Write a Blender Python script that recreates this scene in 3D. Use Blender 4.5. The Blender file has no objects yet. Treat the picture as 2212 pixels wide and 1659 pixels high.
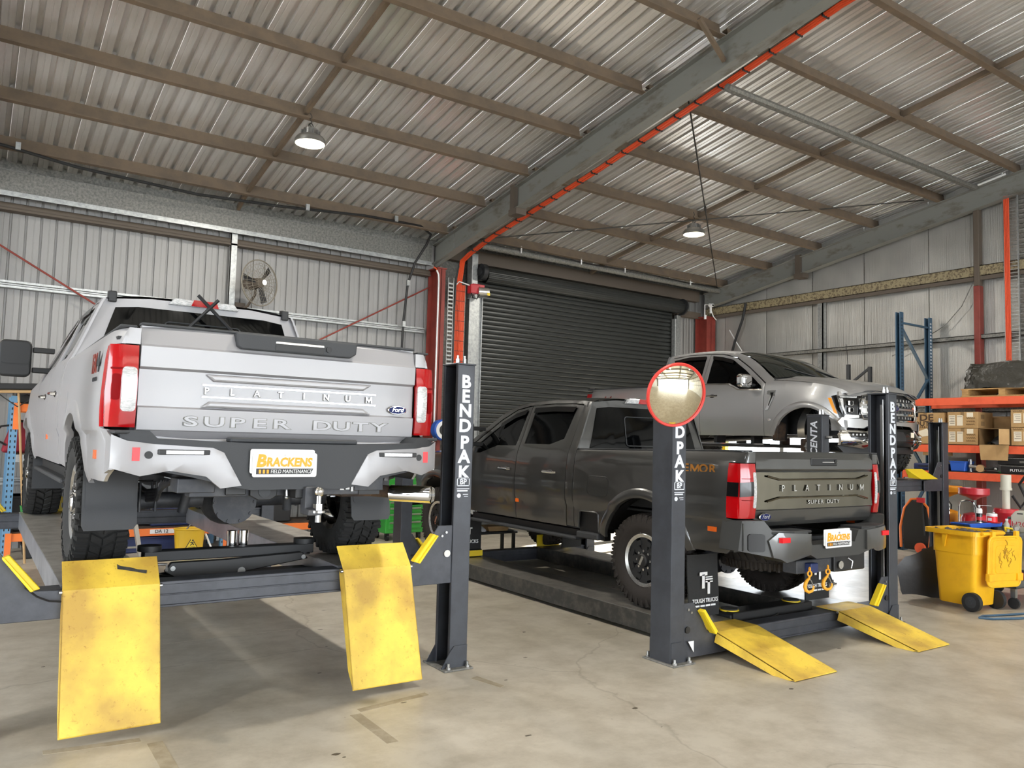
import bpy, bmesh, math, random
from mathutils import Vector, Matrix
random.seed(7)
PI = math.pi
scene = bpy.context.scene
COL = scene.collection
# ---------------- camera, world, lights, exposure ----------------
cam = bpy.data.cameras.new('camera'); cam_o = bpy.data.objects.new('camera', cam); COL.objects.link(cam_o)
YAW, PITCH, ROLL = 0.598669, 0.070901, 0.026431
fw = Vector((math.sin(YAW)*math.cos(PITCH), math.cos(YAW)*math.cos(PITCH), math.sin(PITCH)))
r0 = Vector((math.cos(YAW), -math.sin(YAW), 0)); u0 = r0.cross(fw)
rr = r0*math.cos(ROLL)+u0*math.sin(ROLL); uu = -r0*math.sin(ROLL)+u0*math.cos(ROLL)
mw = Matrix.Identity(4)
for i in range(3):
    mw[i][0], mw[i][1], mw[i][2] = rr[i], uu[i], -fw[i]
mw[0][3], mw[1][3], mw[2][3] = 0, 0, 1.7
cam_o.matrix_world = mw
cam.sensor_fit = 'HORIZONTAL'; cam.sensor_width = 36; cam.lens = 1707.85*36/2212; cam.clip_end = 300
scene.camera = cam_o
scene.view_settings.view_transform = 'Standard'; scene.view_settings.look = 'None'
scene.view_settings.exposure = 0.28; scene.view_settings.gamma = 1; scene.view_settings.use_curve_mapping = False
w = bpy.data.worlds.new('sky'); scene.world = w; w.use_nodes = True
bg = w.node_tree.nodes['Background']; bg.inputs[0].default_value = (0.88, 0.94, 1.0, 1); bg.inputs[1].default_value = 10.0
sun = bpy.data.lights.new('sun', 'SUN'); sun.energy = 45; sun.angle = .01; sun.color = (1, .96, .9); sun_o = bpy.data.objects.new('sun', sun); COL.objects.link(sun_o)
sun_o.rotation_euler = Vector((-.93, -.22, -.29)).to_track_quat('-Z', 'Y').to_euler()
try:
    scene.cycles.max_bounces = 7; scene.cycles.diffuse_bounces = 4; scene.cycles.glossy_bounces = 4
    scene.cycles.transmission_bounces = 4; scene.cycles.caustics_reflective = False; scene.cycles.caustics_refractive = False
    scene.cycles.sample_clamp_indirect = 6.0
except Exception: pass
LAMPS = [(3.41, 9.79, 5.50), (10.5, 9.73, 5.50), (3.41, 3.6, 6.50), (10.5, 3.6, 6.50), (-3.7, 9.79, 5.50), (-3.7, 3.6, 6.50), (3.41, -3.6, 6.5), (10.5, -3.6, 6.5)]
LAMP_W = 128.0
# ---------------- helpers ----------------
def lin(c):
    out = []
    for v in c[:3]:
        v = v/255.0
        out.append(v/12.92 if v <= 0.04045 else ((v+0.055)/1.055)**2.4)
    return (*out, 1.0)
MATS = {}
def mat(name, col, rough=.5, metal=0.0, var=None, coat=0.0, emis=0.0, bump=None, alpha=None, trans=0.0, spec=None, kind='noise', stretch=None, ior=None):
    """var=(scale, second colour, low, high): noise mix; bump=(scale, strength)"""
    m = bpy.data.materials.new(name); m.use_nodes = True
    nt = m.node_tree; b = nt.nodes['Principled BSDF']
    b.inputs['Base Color'].default_value = lin(col); b.inputs['Roughness'].default_value = rough; b.inputs['Metallic'].default_value = metal
    if coat: b.inputs['Coat Weight'].default_value = coat; b.inputs['Coat Roughness'].default_value = .12 if 'white' in name else .04
    if emis: b.inputs['Emission Color'].default_value = lin(col); b.inputs['Emission Strength'].default_value = emis
    if trans: b.inputs['Transmission Weight'].default_value = trans
    if spec is not None: b.inputs['Specular IOR Level'].default_value = spec
    if ior: b.inputs['IOR'].default_value = ior
    if var or bump:
        tc = nt.nodes.new('ShaderNodeTexCoord'); src = tc.outputs['Object']
        if stretch:
            mp = nt.nodes.new('ShaderNodeMapping'); mp.inputs['Scale'].default_value = stretch
            nt.links.new(src, mp.inputs['Vector']); src = mp.outputs['Vector']
    if var:
        sc, c2, lo, hi = var
        if kind == 'voronoi':
            n = nt.nodes.new('ShaderNodeTexVoronoi'); n.inputs['Scale'].default_value = sc; fac = n.outputs['Color']
        else:
            n = nt.nodes.new('ShaderNodeTexNoise'); n.inputs['Scale'].default_value = sc; n.inputs['Detail'].default_value = 6; n.inputs['Roughness'].default_value = .65; fac = n.outputs['Fac']
        nt.links.new(src, n.inputs['Vector'])
        r = nt.nodes.new('ShaderNodeValToRGB'); r.color_ramp.elements[0].position = lo; r.color_ramp.elements[1].position = hi
        r.color_ramp.elements[0].color = lin(col); r.color_ramp.elements[1].color = lin(c2)
        nt.links.new(fac, r.inputs['Fac']); nt.links.new(r.outputs['Color'], b.inputs['Base Color'])
    if bump:
        n2 = nt.nodes.new('ShaderNodeTexNoise'); n2.inputs['Scale'].default_value = bump[0]; n2.inputs['Detail'].default_value = 4
        nt.links.new(src, n2.inputs['Vector'])
        bp = nt.nodes.new('ShaderNodeBump'); bp.inputs['Strength'].default_value = bump[1]; bp.inputs['Distance'].default_value = .01
        nt.links.new(n2.outputs['Fac'], bp.inputs['Height']); nt.links.new(bp.outputs['Normal'], b.inputs['Normal'])
    MATS[name] = m
    return m
def T(x, y, z): return Matrix.Translation((x, y, z))
def RX(a): return Matrix.Rotation(a, 4, 'X')
def RY(a): return Matrix.Rotation(a, 4, 'Y')
def RZ(a): return Matrix.Rotation(a, 4, 'Z')
def rounded(x0, x1, y0, y1, r, n=4):
    out = []
    for cx, cy, a0 in ((x1-r, y1-r, 0), (x0+r, y1-r, PI/2), (x0+r, y0+r, PI), (x1-r, y0+r, 1.5*PI)):
        for i in range(n+1):
            a = a0+i/n*PI/2; out.append((cx+r*math.cos(a), cy+r*math.sin(a)))
    return out
def arc(cx, cy, r, a0, a1, n=16):
    return [(cx+r*math.cos(math.radians(a0+(a1-a0)*i/n)), cy+r*math.sin(math.radians(a0+(a1-a0)*i/n))) for i in range(n+1)]
class MB:
    def __init__(s): s.v = []; s.f = []; s.mi = []; s.sm = []
    def add(s, vs, fs, mi=0, smooth=False, M=None):
        o = len(s.v)
        s.v += [tuple(M @ Vector(v)) for v in vs] if M is not None else [tuple(v) for v in vs]
        s.f += [tuple(i+o for i in f) for f in fs]; s.mi += [mi]*len(fs); s.sm += [smooth]*len(fs)
        return s
    def box(s, x0, x1, y0, y1, z0, z1, mi=0, M=None):
        vs = [(x, y, z) for z in (z0, z1) for y in (y0, y1) for x in (x0, x1)]
        return s.add(vs, [(0, 2, 3, 1), (4, 5, 7, 6), (0, 1, 5, 4), (2, 6, 7, 3), (0, 4, 6, 2), (1, 3, 7, 5)], mi, False, M)
    def prism(s, poly, axis, a, b, mi=0, M=None):
        n = len(poly)
        def P(p, t): return (t, p[0], p[1]) if axis == 'x' else ((p[0], t, p[1]) if axis == 'y' else (p[0], p[1], t))
        vs = [P(p, a) for p in poly]+[P(p, b) for p in poly]
        fs = [tuple(range(n))[::-1], tuple(range(n, 2*n))]+[(i, (i+1) % n, n+(i+1) % n, n+i) for i in range(n)]
        return s.add(vs, fs, mi, False, M)
    def cyl(s, p0, p1, r0, r1=None, n=16, mi=0, caps=True, M=None, smooth=True):
        p0 = Vector(p0); p1 = Vector(p1); r1 = r0 if r1 is None else r1
        d = (p1-p0).normalized(); a = d.orthogonal().normalized(); b = d.cross(a)
        vs = []
        for p, r in ((p0, r0), (p1, r1)):
            for i in range(n):
                t = 2*PI*i/n; vs.append(p+a*(r*math.cos(t))+b*(r*math.sin(t)))
        s.add(vs, [(i, (i+1) % n, n+(i+1) % n, n+i) for i in range(n)], mi, smooth, M)
        if caps:
            o = [tuple(range(n))[::-1], tuple(range(n, 2*n))]; s.add(vs, o, mi, False, M)
        return s
    def tube(s, pts, r, n=8, mi=0, closed=False, caps=True, M=None, rfun=None):
        P = [Vector(p) for p in pts]; k = len(P); vs = []; a = None
        for i in range(k):
            if closed: d = P[(i+1) % k]-P[i-1]
            else: d = P[min(i+1, k-1)]-P[max(i-1, 0)]
            d.normalize()
            a = d.orthogonal().normalized() if a is None else (a-d*a.dot(d)).normalized()
            b = d.cross(a); rad = rfun(i/(k-1)) if rfun else r
            for j in range(n):
                t = 2*PI*j/n; vs.append(P[i]+a*(rad*math.cos(t))+b*(rad*math.sin(t)))
        fs = []
        for i in range(k if closed else k-1):
            i2 = (i+1) % k
            for j in range(n): fs.append((i*n+j, i*n+(j+1) % n, i2*n+(j+1) % n, i2*n+j))
        s.add(vs, fs, mi, True, M)
        if caps and not closed: s.add(vs, [tuple(range(n))[::-1], tuple(range((k-1)*n, k*n))], mi, False, M)
        return s
    def lathe(s, prof, n=24, mi=0, M=None, smooth=True, a0=0, a1=2*PI):
        """prof: (r, z) around local Z"""
        full = abs(a1-a0-2*PI) < 1e-6; k = n if full else n+1; vs = []
        for r, z in prof:
            for i in range(k):
                t = a0+(a1-a0)*i/n; vs.append((r*math.cos(t), r*math.sin(t), z))
        fs = []
        for i in range(len(prof)-1):
            for j in range(n):
                j2 = (j+1) % k; fs.append((i*k+j, i*k+j2, (i+1)*k+j2, (i+1)*k+j))
        return s.add(vs, fs, mi, smooth, M)
    def grid(s, fn, nu, nv, mi=0, M=None, smooth=True):
        vs = [fn(i/nu, j/nv) for j in range(nv+1) for i in range(nu+1)]
        fs = [(j*(nu+1)+i, j*(nu+1)+i+1, (j+1)*(nu+1)+i+1, (j+1)*(nu+1)+i) for j in range(nv) for i in range(nu)]
        return s.add(vs, fs, mi, smooth, M)
    def ball(s, c, r, n=16, mi=0, M=None):
        rx, ry, rz = r if isinstance(r, tuple) else (r, r, r)
        return s.lathe([(math.sin(PI*i/(n//2)), -math.cos(PI*i/(n//2))) for i in range(n//2+1)], n, mi, (M if M is not None else Matrix.Identity(4)) @ T(*c) @ Matrix.Diagonal((rx, ry, rz, 1)))
    def text(s, txt, size, M, depth=.004, mi=0, bold=.0, sx=1.0, shear=0, spacing=1.0, align='CENTER'):
        vs, fs = text_mesh(txt, size, depth, bold, shear, spacing, align)
        return s.add([(v[0]*sx, v[1], v[2]) for v in vs], fs, mi, False, M)
    def panel(s, loops, fn, du=.08, dv=None, th=.012, mi=0, M=None, smooth=True, edge=.0):
        """flat outline(s) in (u,v), cut to a grid, mapped by fn(u,v,d) where d is depth inwards"""
        dv = dv or du
        bm = bmesh.new(); es = []
        for lp in loops:
            vs = [bm.verts.new((p[0], p[1], 0)) for p in lp]
            for i in range(len(vs)):
                es.append(bm.edges.new((vs[i], vs[(i+1) % len(vs)])))
        bmesh.ops.triangle_fill(bm, use_beauty=True, use_dissolve=False, edges=es)
        us = [p[0] for lp in loops for p in lp]; vv = [p[1] for lp in loops for p in lp]
        for ax, lo, hi, st in ((0, min(us), max(us), du), (1, min(vv), max(vv), dv)):
            k = max(1, int(math.ceil((hi-lo)/st)))
            for i in range(1, k):
                co = lo+(hi-lo)*i/k
                bmesh.ops.bisect_plane(bm, geom=bm.verts[:]+bm.edges[:]+bm.faces[:], dist=1e-5, plane_co=(co if ax == 0 else 0, co if ax == 1 else 0, 0), plane_no=(1 if ax == 0 else 0, 1 if ax == 1 else 0, 0))
        bmesh.ops.remove_doubles(bm, verts=bm.verts[:], dist=1e-4)
        bm.verts.ensure_lookup_table(); bm.verts.index_update()
        n = len(bm.verts); bnd = [e for e in bm.edges if len(e.link_faces) == 1]
        bset = set(v.index for e in bnd for v in e.verts)
        out = [fn(v.co.x, v.co.y, edge if v.index in bset else 0.0) for v in bm.verts]
        inn = [fn(v.co.x, v.co.y, th) for v in bm.verts]
        ff = [tuple(v.index for v in f.verts) for f in bm.faces]
        s.add(out, ff, mi, smooth, M)
        if th:
            # walls share no vertices with the skin so the shut lines stay crisp
            vs2 = []; fs2 = []
            for e in bnd:
                a, b = e.verts[0].index, e.verts[1].index; o = len(vs2)
                vs2 += [out[a], out[b], inn[b], inn[a]]; fs2.append((o, o+1, o+2, o+3))
            s.add(vs2, fs2, mi, False, M)
        bm.free()
        return s
    def build(s, name, mats, parent=None, bevel=0, seg=1, auto=35, kind=None, recalc=False):
        me = bpy.data.meshes.new(name)
        me.from_pydata(s.v, [], s.f)
        for m in (mats if isinstance(mats, (list, tuple)) else [mats]): me.materials.append(m if not isinstance(m, str) else MATS[m])
        me.polygons.foreach_set('material_index', s.mi); me.polygons.foreach_set('use_smooth', s.sm)
        me.update()
        if any(s.sm): me.set_sharp_from_angle(angle=math.radians(auto))
        o = bpy.data.objects.new(name, me); COL.objects.link(o)
        if parent is not None: o.parent = parent
        if bevel:
            md = o.modifiers.new('bevel', 'BEVEL'); md.width = bevel; md.segments = seg; md.limit_method = 'ANGLE'; md.angle_limit = math.radians(40)
        if kind: o['kind'] = kind
        return o
_TC = {}
def text_mesh(txt, size, depth, bold, shear, spacing, align):
    key = (txt, size, depth, bold, shear, spacing, align)
    if key in _TC: return _TC[key]
    if 'M' in txt and bold > 0:
        if txt != 'M': bold = 0
        else:
            k = .24+bold*2; w_ = .78*size; h_ = .72*size; q = k*.42
            pl = [(0, 0), (0, 1), (q*1.5, 1), (.5, .42), (1-q*1.5, 1), (1, 1), (1, 0), (1-q, 0), (1-q, .66), (.5+q*.4, .1), (.5-q*.4, .1), (q, .66), (q, 0)]
            pl = [((x-.5)*w_, (y-.5)*h_) for x, y in pl]; n = len(pl)
            r = ([(x, y, z) for z in (-depth/2, depth/2) for x, y in pl], [tuple(range(n)), tuple(range(n, 2*n))[::-1]]+[(i, (i+1) % n, n+(i+1) % n, n+i) for i in range(n)])
            _TC[key] = r
            return r
    cu = bpy.data.curves.new('t', 'FONT'); cu.body = txt; cu.size = size; cu.extrude = depth/2; cu.offset = bold*size; cu.shear = shear
    cu.space_character = spacing; cu.align_x = align; cu.align_y = 'CENTER'; cu.resolution_u = 3
    ob = bpy.data.objects.new('t', cu); COL.objects.link(ob)
    dg = bpy.context.evaluated_depsgraph_get(); me = ob.evaluated_get(dg).to_mesh()
    r = ([tuple(v.co) for v in me.vertices], [tuple(p.vertices) for p in me.polygons])
    ob.evaluated_get(dg).to_mesh_clear(); bpy.data.objects.remove(ob); bpy.data.curves.remove(cu)
    _TC[key] = r
    return r
def letters(name, items, mt, parent):
    for ch, size, M, depth, bold, sx in items:
        MB().text(ch, size, M, depth, 0, bold, sx=sx).build(name, mt, parent)
# text frames: text lies in local XY, faces +Z
FACE_NY = RX(PI/2)                       # facing -Y, reading along +X
FACE_NX = RZ(-PI/2) @ RX(PI/2)           # facing -X, reading along -Y
def thing(name, label, cat, loc=(0, 0, 0), rz=0, group=None):
    o = bpy.data.objects.new(name, None); COL.objects.link(o); o.empty_display_size = .1
    o.location = loc; o.rotation_euler = (0, 0, rz); tag(o, label, cat, group)
    return o
def tag(o, label, cat, group=None):
    o['label'] = label; o['category'] = cat
    if group: o['group'] = group
    return o
def struct(name, loc=(0, 0, 0)):
    o = bpy.data.objects.new(name, None); COL.objects.link(o); o.location = loc; o['kind'] = 'structure'
    return o
def dup(o, loc=None, rz=None, label=None, group=None, parent=None):
    c = o.copy(); COL.objects.link(c)
    if parent is not None: c.parent = parent
    if loc is not None: c.location = loc
    if rz is not None: c.rotation_euler = (0, 0, rz)
    if label: c['label'] = label
    if group: c['group'] = group
    for ch in list(o.children): dup(ch, parent=c)
    return c
def lerp_tab(tab, x):
    if x <= tab[0][0]: return tab[0][1]
    for (a, b), (c, d) in zip(tab, tab[1:]):
        if x <= c: return b+(d-b)*(x-a)/(c-a)
    return tab[-1][1]
def smooth_tab(tab, x):
    """Catmull-Rom through the table"""
    n = len(tab)
    if x <= tab[0][0]: return tab[0][1]
    if x >= tab[-1][0]: return tab[-1][1]
    for i in range(n-1):
        if x <= tab[i+1][0]:
            x0, y0 = tab[i]; x1, y1 = tab[i+1]; h = x1-x0; t = (x-x0)/h
            m0 = (y1-tab[i-1][1])/(x1-tab[i-1][0]) if i > 0 else (y1-y0)/h
            m1 = (tab[i+2][1]-y0)/(tab[i+2][0]-x0) if i < n-2 else (y1-y0)/h
            return (2*t**3-3*t*t+1)*y0+(t**3-2*t*t+t)*h*m0+(-2*t**3+3*t*t)*y1+(t**3-t*t)*h*m1
def sstep(a, b, x):
    t = max(0, min(1, (x-a)/(b-a))); return t*t*(3-2*t)
# ---------------- materials ----------------
mat('galv', (150, 152, 152), .42, .75, var=(18, (182, 184, 182), .35, .65), kind='noise')
mat('galv_dark', (104, 104, 100), .55, .4, var=(30, (138, 136, 130), .38, .62))
mat('sheet', (246, 244, 242), .33, .65, var=(1.2, (224, 221, 217), .4, .62), stretch=(1, .15, 1))
mat('purlin', (120, 103, 85), .7, 0, var=(4, (105, 92, 78), .4, .65))
mat('rafter', (138, 138, 133), .55, .2, var=(5, (106, 96, 84), .52, .7), stretch=(1, .4, 1))
mat('clad', (150, 149, 147), .45, 0)
mat('steel_red', (136, 56, 46), .55, 0, var=(3, (118, 46, 38), .4, .65))
mat('girt_cream', (150, 138, 108), .6, 0, var=(25, (95, 82, 62), .48, .58))
mat('girt_brown', (92, 82, 72), .7)
mat('door_slat', (50, 52, 51), .36, .3)
mat('black', (22, 22, 23), .5)
mat('black_gloss', (14, 14, 15), .18)
mat('rubber', (34, 34, 34), .82, bump=(60, .2))
mat('rubber_brown', (46, 41, 38), .85, bump=(60, .2))
mat('orange_cable', (222, 82, 40), .5)
mat('post_grey', (66, 69, 75), .42, .2, var=(6, (60, 62, 68), .4, .6))
mat('beam_grey', (72, 74, 80), .45, .25, var=(7, (60, 62, 68), .4, .65))
mat('runway_side', (158, 160, 166), .32, .5, var=(3, (132, 135, 142), .4, .6))
mat('runway_dark', (66, 66, 64), .48, .3, var=(9, (98, 94, 88), .45, .7))
mat('runway_deck', (182, 178, 170), .38, .3, var=(6, (140, 134, 126), .42, .7))
mat('yellow', (240, 208, 40), .45)
mat('white_letter', (222, 226, 234), .5)
mat('chrome', (225, 225, 225), .06, 1.0)
mat('steel', (170, 170, 168), .3, .9)
mat('glass_dark', (5, 6, 7), .04, 0, spec=.22)
mat('glass_green', (20, 26, 24), .05, 0, spec=.35)
mat('plastic_dk', (52, 54, 57), .6, bump=(150, .08))
mat('plastic_blk', (30, 31, 33), .55)
mat('red_lens', (168, 8, 14), .12, 0, coat=.6)
mat('red_dark', (120, 5, 9), .55, 0, spec=.1)
mat('white_lens', (205, 205, 205), .15, 0, coat=.5, var=(40, (170, 172, 172), .45, .55), stretch=(1, 1, 4))
mat('orange_lens', (240, 110, 30), .25, 0, coat=.4)
mat('amber_lens', (250, 160, 20), .2, 0, coat=.5)
mat('red_flat', (226, 24, 34), .35)
mat('white', (232, 232, 232), .5)
mat('paint_white', (158, 157, 159), .42, .2, coat=.2)
mat('paint_grey', (70, 70, 69), .28, .45, coat=1.0)
mat('paint_silver', (170, 170, 170), .34, .6, coat=.8)
mat('rust', (84, 66, 52), .8, .2, var=(12, (52, 44, 40), .4, .6))
mat('underbody', (56, 58, 63), .55, .2, var=(8, (74, 74, 76), .45, .65))
mat('orange_beam', (232, 98, 62), .5, 0, var=(4, (212, 84, 52), .45, .65))
mat('orange_left', (236, 122, 50), .5)
mat('rack_blue', (58, 86, 108), .5)
mat('rack_blue_light', (104, 150, 186), .45)
mat('cardboard', (186, 152, 104), .8, 0, var=(3, (172, 138, 92), .4, .6))
mat('cardboard_dk', (140, 112, 76), .8)
mat('paper', (232, 222, 200), .8)
mat('ink', (70, 52, 40), .8)
mat('pallet_wood', (190, 152, 96), .75, 0, var=(7, (156, 118, 72), .4, .65), stretch=(4, 1, 4))
mat('tarp', (50, 48, 41), .35, 0, coat=.2, bump=(16, .9))
mat('bag_black', (62, 62, 64), .4, bump=(14, .4))
mat('bin_yellow', (244, 186, 30), .45, 0, var=(4, (228, 168, 26), .5, .75))
mat('cart_grey', (82, 84, 82), .6)
mat('tool_green', (60, 168, 66), .3, coat=.5)
mat('blue', (40, 92, 190), .45)
mat('blue_dark', (30, 44, 88), .5)
mat('red', (186, 30, 44), .35, coat=.3)
mat('red_bag', (140, 32, 48), .7)
mat('bucket_yellow', (222, 180, 40), .5)
mat('wood', (186, 152, 108), .7)
mat('alu', (190, 188, 182), .35, .8)
mat('green', (60, 150, 70), .55)
mat('lamp_glow', (255, 244, 214), .5, emis=9.0)
mat('mirror', (236, 228, 205), .02, 1.0)
mat('mirror_red', (226, 66, 58), .4)
mat('bronze', (150, 104, 52), .4, .5)
mat('badge_blue', (22, 32, 84), .45, spec=.2)
mat('plate_orange', (245, 166, 30), .5)
mat('hook_yellow', (232, 160, 34), .45)
mat('machined', (216, 216, 214), .22, .9)
mat('wire', (60, 58, 54), .5, .5)
mat('fan_wire', (128, 122, 110), .5, .3)
mat('deck_grey', (146, 142, 135), .32, .4, var=(6, (100, 97, 92), .42, .7))
mat('jerry', (200, 198, 184), .45, trans=.15)
mat('scuff', (168, 124, 26), .6)
mat('offwhite', (206, 202, 186), .55)
mat('bumper_grey', (60, 60, 59), .4, .1)
mat('marker_red', (190, 50, 60), .6)
mat('tape_mark', (150, 138, 116), .75, 0, var=(10, (168, 156, 134), .4, .6))
mat('oil', (88, 80, 68), .5)
def mat_floor():
    m = mat('concrete', (188, 178, 160), .42)
    nt = m.node_tree; b = nt.nodes['Principled BSDF']; L = nt.links.new
    tc = nt.nodes.new('ShaderNodeTexCoord')
    def noise(sc, det, rough=.6):
        n = nt.nodes.new('ShaderNodeTexNoise'); n.inputs['Scale'].default_value = sc; n.inputs['Detail'].default_value = det; n.inputs['Roughness'].default_value = rough
        L(tc.outputs['Object'], n.inputs['Vector']); return n.outputs['Fac']
    def ramp(fac, lo, hi, c0, c1):
        r = nt.nodes.new('ShaderNodeValToRGB'); r.color_ramp.elements[0].position = lo; r.color_ramp.elements[1].position = hi
        r.color_ramp.elements[0].color = lin(c0); r.color_ramp.elements[1].color = lin(c1); L(fac, r.inputs['Fac']); return r.outputs['Color']
    def mult(a, c, f=1.0):
        x = nt.nodes.new('ShaderNodeMix'); x.data_type = 'RGBA'; x.blend_type = 'MULTIPLY'; x.inputs['Factor'].default_value = f
        L(a, x.inputs[6]); L(c, x.inputs[7]); return x.outputs[2]
    c = ramp(noise(.55, 5), .3, .72, (182, 174, 158), (198, 190, 175))
    c = mult(c, ramp(noise(3.2, 8, .7), .34, .6, (222, 219, 214), (255, 255, 255)))
    c = mult(c, ramp(noise(22, 6, .75), .27, .36, (150, 142, 132), (255, 255, 255)), .8)
    # drips and spots
    v = nt.nodes.new('ShaderNodeTexVoronoi'); v.inputs['Scale'].default_value = 1.7; v.inputs['Randomness'].default_value = 1
    L(tc.outputs['Object'], v.inputs['Vector'])
    c = mult(c, ramp(v.outputs['Distance'], .02, .05, (120, 112, 102), (255, 255, 255)), .75)
    # hairline cracks
    v2 = nt.nodes.new('ShaderNodeTexVoronoi'); v2.feature = 'DISTANCE_TO_EDGE'; v2.inputs['Scale'].default_value = .42
    nz = nt.nodes.new('ShaderNodeTexNoise'); nz.inputs['Scale'].default_value = 1.6; nz.inputs['Detail'].default_value = 6
    L(tc.outputs['Object'], nz.inputs['Vector'])
    mx = nt.nodes.new('ShaderNodeMix'); mx.data_type = 'RGBA'; mx.inputs['Factor'].default_value = .35
    L(tc.outputs['Object'], mx.inputs[6]); L(nz.outputs['Color'], mx.inputs[7]); L(mx.outputs[2], v2.inputs['Vector'])
    c = mult(c, ramp(v2.outputs['Distance'], .0008, .0022, (150, 140, 126), (255, 255, 255)), .35)
    L(c, b.inputs['Base Color'])
    rr_ = nt.nodes.new('ShaderNodeMapRange'); rr_.inputs['To Min'].default_value = .3; rr_.inputs['To Max'].default_value = .52
    L(noise(2.5, 5), rr_.inputs['Value']); L(rr_.outputs[0], b.inputs['Roughness'])
mat_floor()
def mat_ramp():
    m = mat('ramp_yellow', (240, 200, 62), .5)
    nt = m.node_tree; b = nt.nodes['Principled BSDF']; L = nt.links.new
    tc = nt.nodes.new('ShaderNodeTexCoord')
    n = nt.nodes.new('ShaderNodeTexNoise'); n.inputs['Scale'].default_value = 3.0; n.inputs['Detail'].default_value = 5; L(tc.outputs['Object'], n.inputs['Vector'])
    r = nt.nodes.new('ShaderNodeValToRGB'); r.color_ramp.elements[0].position = .4; r.color_ramp.elements[1].position = .66
    r.color_ramp.elements[0].color = lin((242, 206, 76)); r.color_ramp.elements[1].color = lin((190, 152, 62)); L(n.outputs['Fac'], r.inputs['Fac'])
    n2 = nt.nodes.new('ShaderNodeTexNoise'); n2.inputs['Scale'].default_value = 34; n2.inputs['Detail'].default_value = 8; n2.inputs['Roughness'].default_value = .8; L(tc.outputs['Object'], n2.inputs['Vector'])
    r2 = nt.nodes.new('ShaderNodeValToRGB'); r2.color_ramp.elements[0].position = .31; r2.color_ramp.elements[1].position = .43
    r2.color_ramp.elements[0].color = lin((176, 142, 72)); r2.color_ramp.elements[1].color = (1, 1, 1, 1); L(n2.outputs['Fac'], r2.inputs['Fac'])
    x = nt.nodes.new('ShaderNodeMix'); x.data_type = 'RGBA'; x.blend_type = 'MULTIPLY'; x.inputs['Factor'].default_value = .8
    L(r.outputs['Color'], x.inputs[6]); L(r2.outputs['Color'], x.inputs[7]); L(x.outputs[2], b.inputs['Base Color'])
    bp = nt.nodes.new('ShaderNodeBump'); bp.inputs['Strength'].default_value = .25; bp.inputs['Distance'].default_value = .004
    L(n2.outputs['Fac'], bp.inputs['Height']); L(bp.outputs['Normal'], b.inputs['Normal'])
mat_ramp()
def mat_foil():
    m = mat('foil', (172, 170, 166), .42, .45)
    nt = m.node_tree; b = nt.nodes['Principled BSDF']; L = nt.links.new
    tc = nt.nodes.new('ShaderNodeTexCoord')
    mp = nt.nodes.new('ShaderNodeMapping'); mp.inputs['Scale'].default_value = (1, 34, .5); L(tc.outputs['Object'], mp.inputs['Vector'])
    n = nt.nodes.new('ShaderNodeTexNoise'); n.inputs['Scale'].default_value = 2.2; n.inputs['Detail'].default_value = 3; L(mp.outputs[0], n.inputs['Vector'])
    n2 = nt.nodes.new('ShaderNodeTexVoronoi'); n2.inputs['Scale'].default_value = 60; L(tc.outputs['Object'], n2.inputs['Vector'])
    a = nt.nodes.new('ShaderNodeMath'); a.operation = 'MULTIPLY_ADD'; a.inputs[1].default_value = .12; L(n2.outputs['Distance'], a.inputs[0]); L(n.outputs['Fac'], a.inputs[2])
    bp = nt.nodes.new('ShaderNodeBump'); bp.inputs['Strength'].default_value = .5; bp.inputs['Distance'].default_value = .015
    L(a.outputs[0], bp.inputs['Height']); L(bp.outputs['Normal'], b.inputs['Normal'])
    n3 = nt.nodes.new('ShaderNodeTexNoise'); n3.inputs['Scale'].default_value = 1.2; L(tc.outputs['Object'], n3.inputs['Vector'])
    r = nt.nodes.new('ShaderNodeValToRGB'); r.color_ramp.elements[0].position = .35; r.color_ramp.elements[1].position = .65
    r.color_ramp.elements[0].color = lin((164, 162, 157)); r.color_ramp.elements[1].color = lin((184, 182, 176)); L(n3.outputs['Fac'], r.inputs['Fac']); L(r.outputs[0], b.inputs['Base Color'])
mat_foil()
# ---------------- building ----------------
SL = .163
def zR(y): return 5.81+SL*(10-abs(y))
YB, XL, XR = 13.2, -7.4, 14.62
# floor
fl = struct('floor')
for y0, y1 in ((-13, .9), (.9, 6.88), (6.88, 13.3)):
    MB().box(XL, XR+.1, y0+.003, y1-.003, -.15, 0).build('slab', 'concrete', fl)
MB().box(XL, XR+8, -13, 13.3, -.3, -.02).build('joint_base', 'oil', fl)
for pts in ([(.9, 3.9), (.98, 3.9), (.98, 4.75), (.9, 4.75)], [(.42, 4.86), (.88, 4.80), (.88, 4.86), (.42, 4.92)], [(2.02, 4.1), (2.09, 4.1), (2.09, 4.62), (2.02, 4.62)],
            [(2.1, 4.64), (2.62, 4.72), (2.62, 4.78), (2.1, 4.70)], [(3.05, 4.9), (3.12, 4.62), (3.17, 4.64), (3.12, 4.92)]):
    MB().prism(pts, 'z', 0, .0012).build('tape_residue', 'tape_mark', fl)
rs = random.Random(3)
for k in range(34):
    x, y = rs.uniform(.2, 8.5), rs.uniform(2.6, 8)
    a = rs.uniform(.008, .028); b = a*rs.uniform(.3, .8)
    MB().prism([(x+a*math.cos(t*PI/5)*rs.uniform(.7, 1.2), y+b*math.sin(t*PI/5)*rs.uniform(.7, 1.2)) for t in range(10)], 'z', 0, .0008).build('oil_spot', 'oil', fl)
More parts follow.
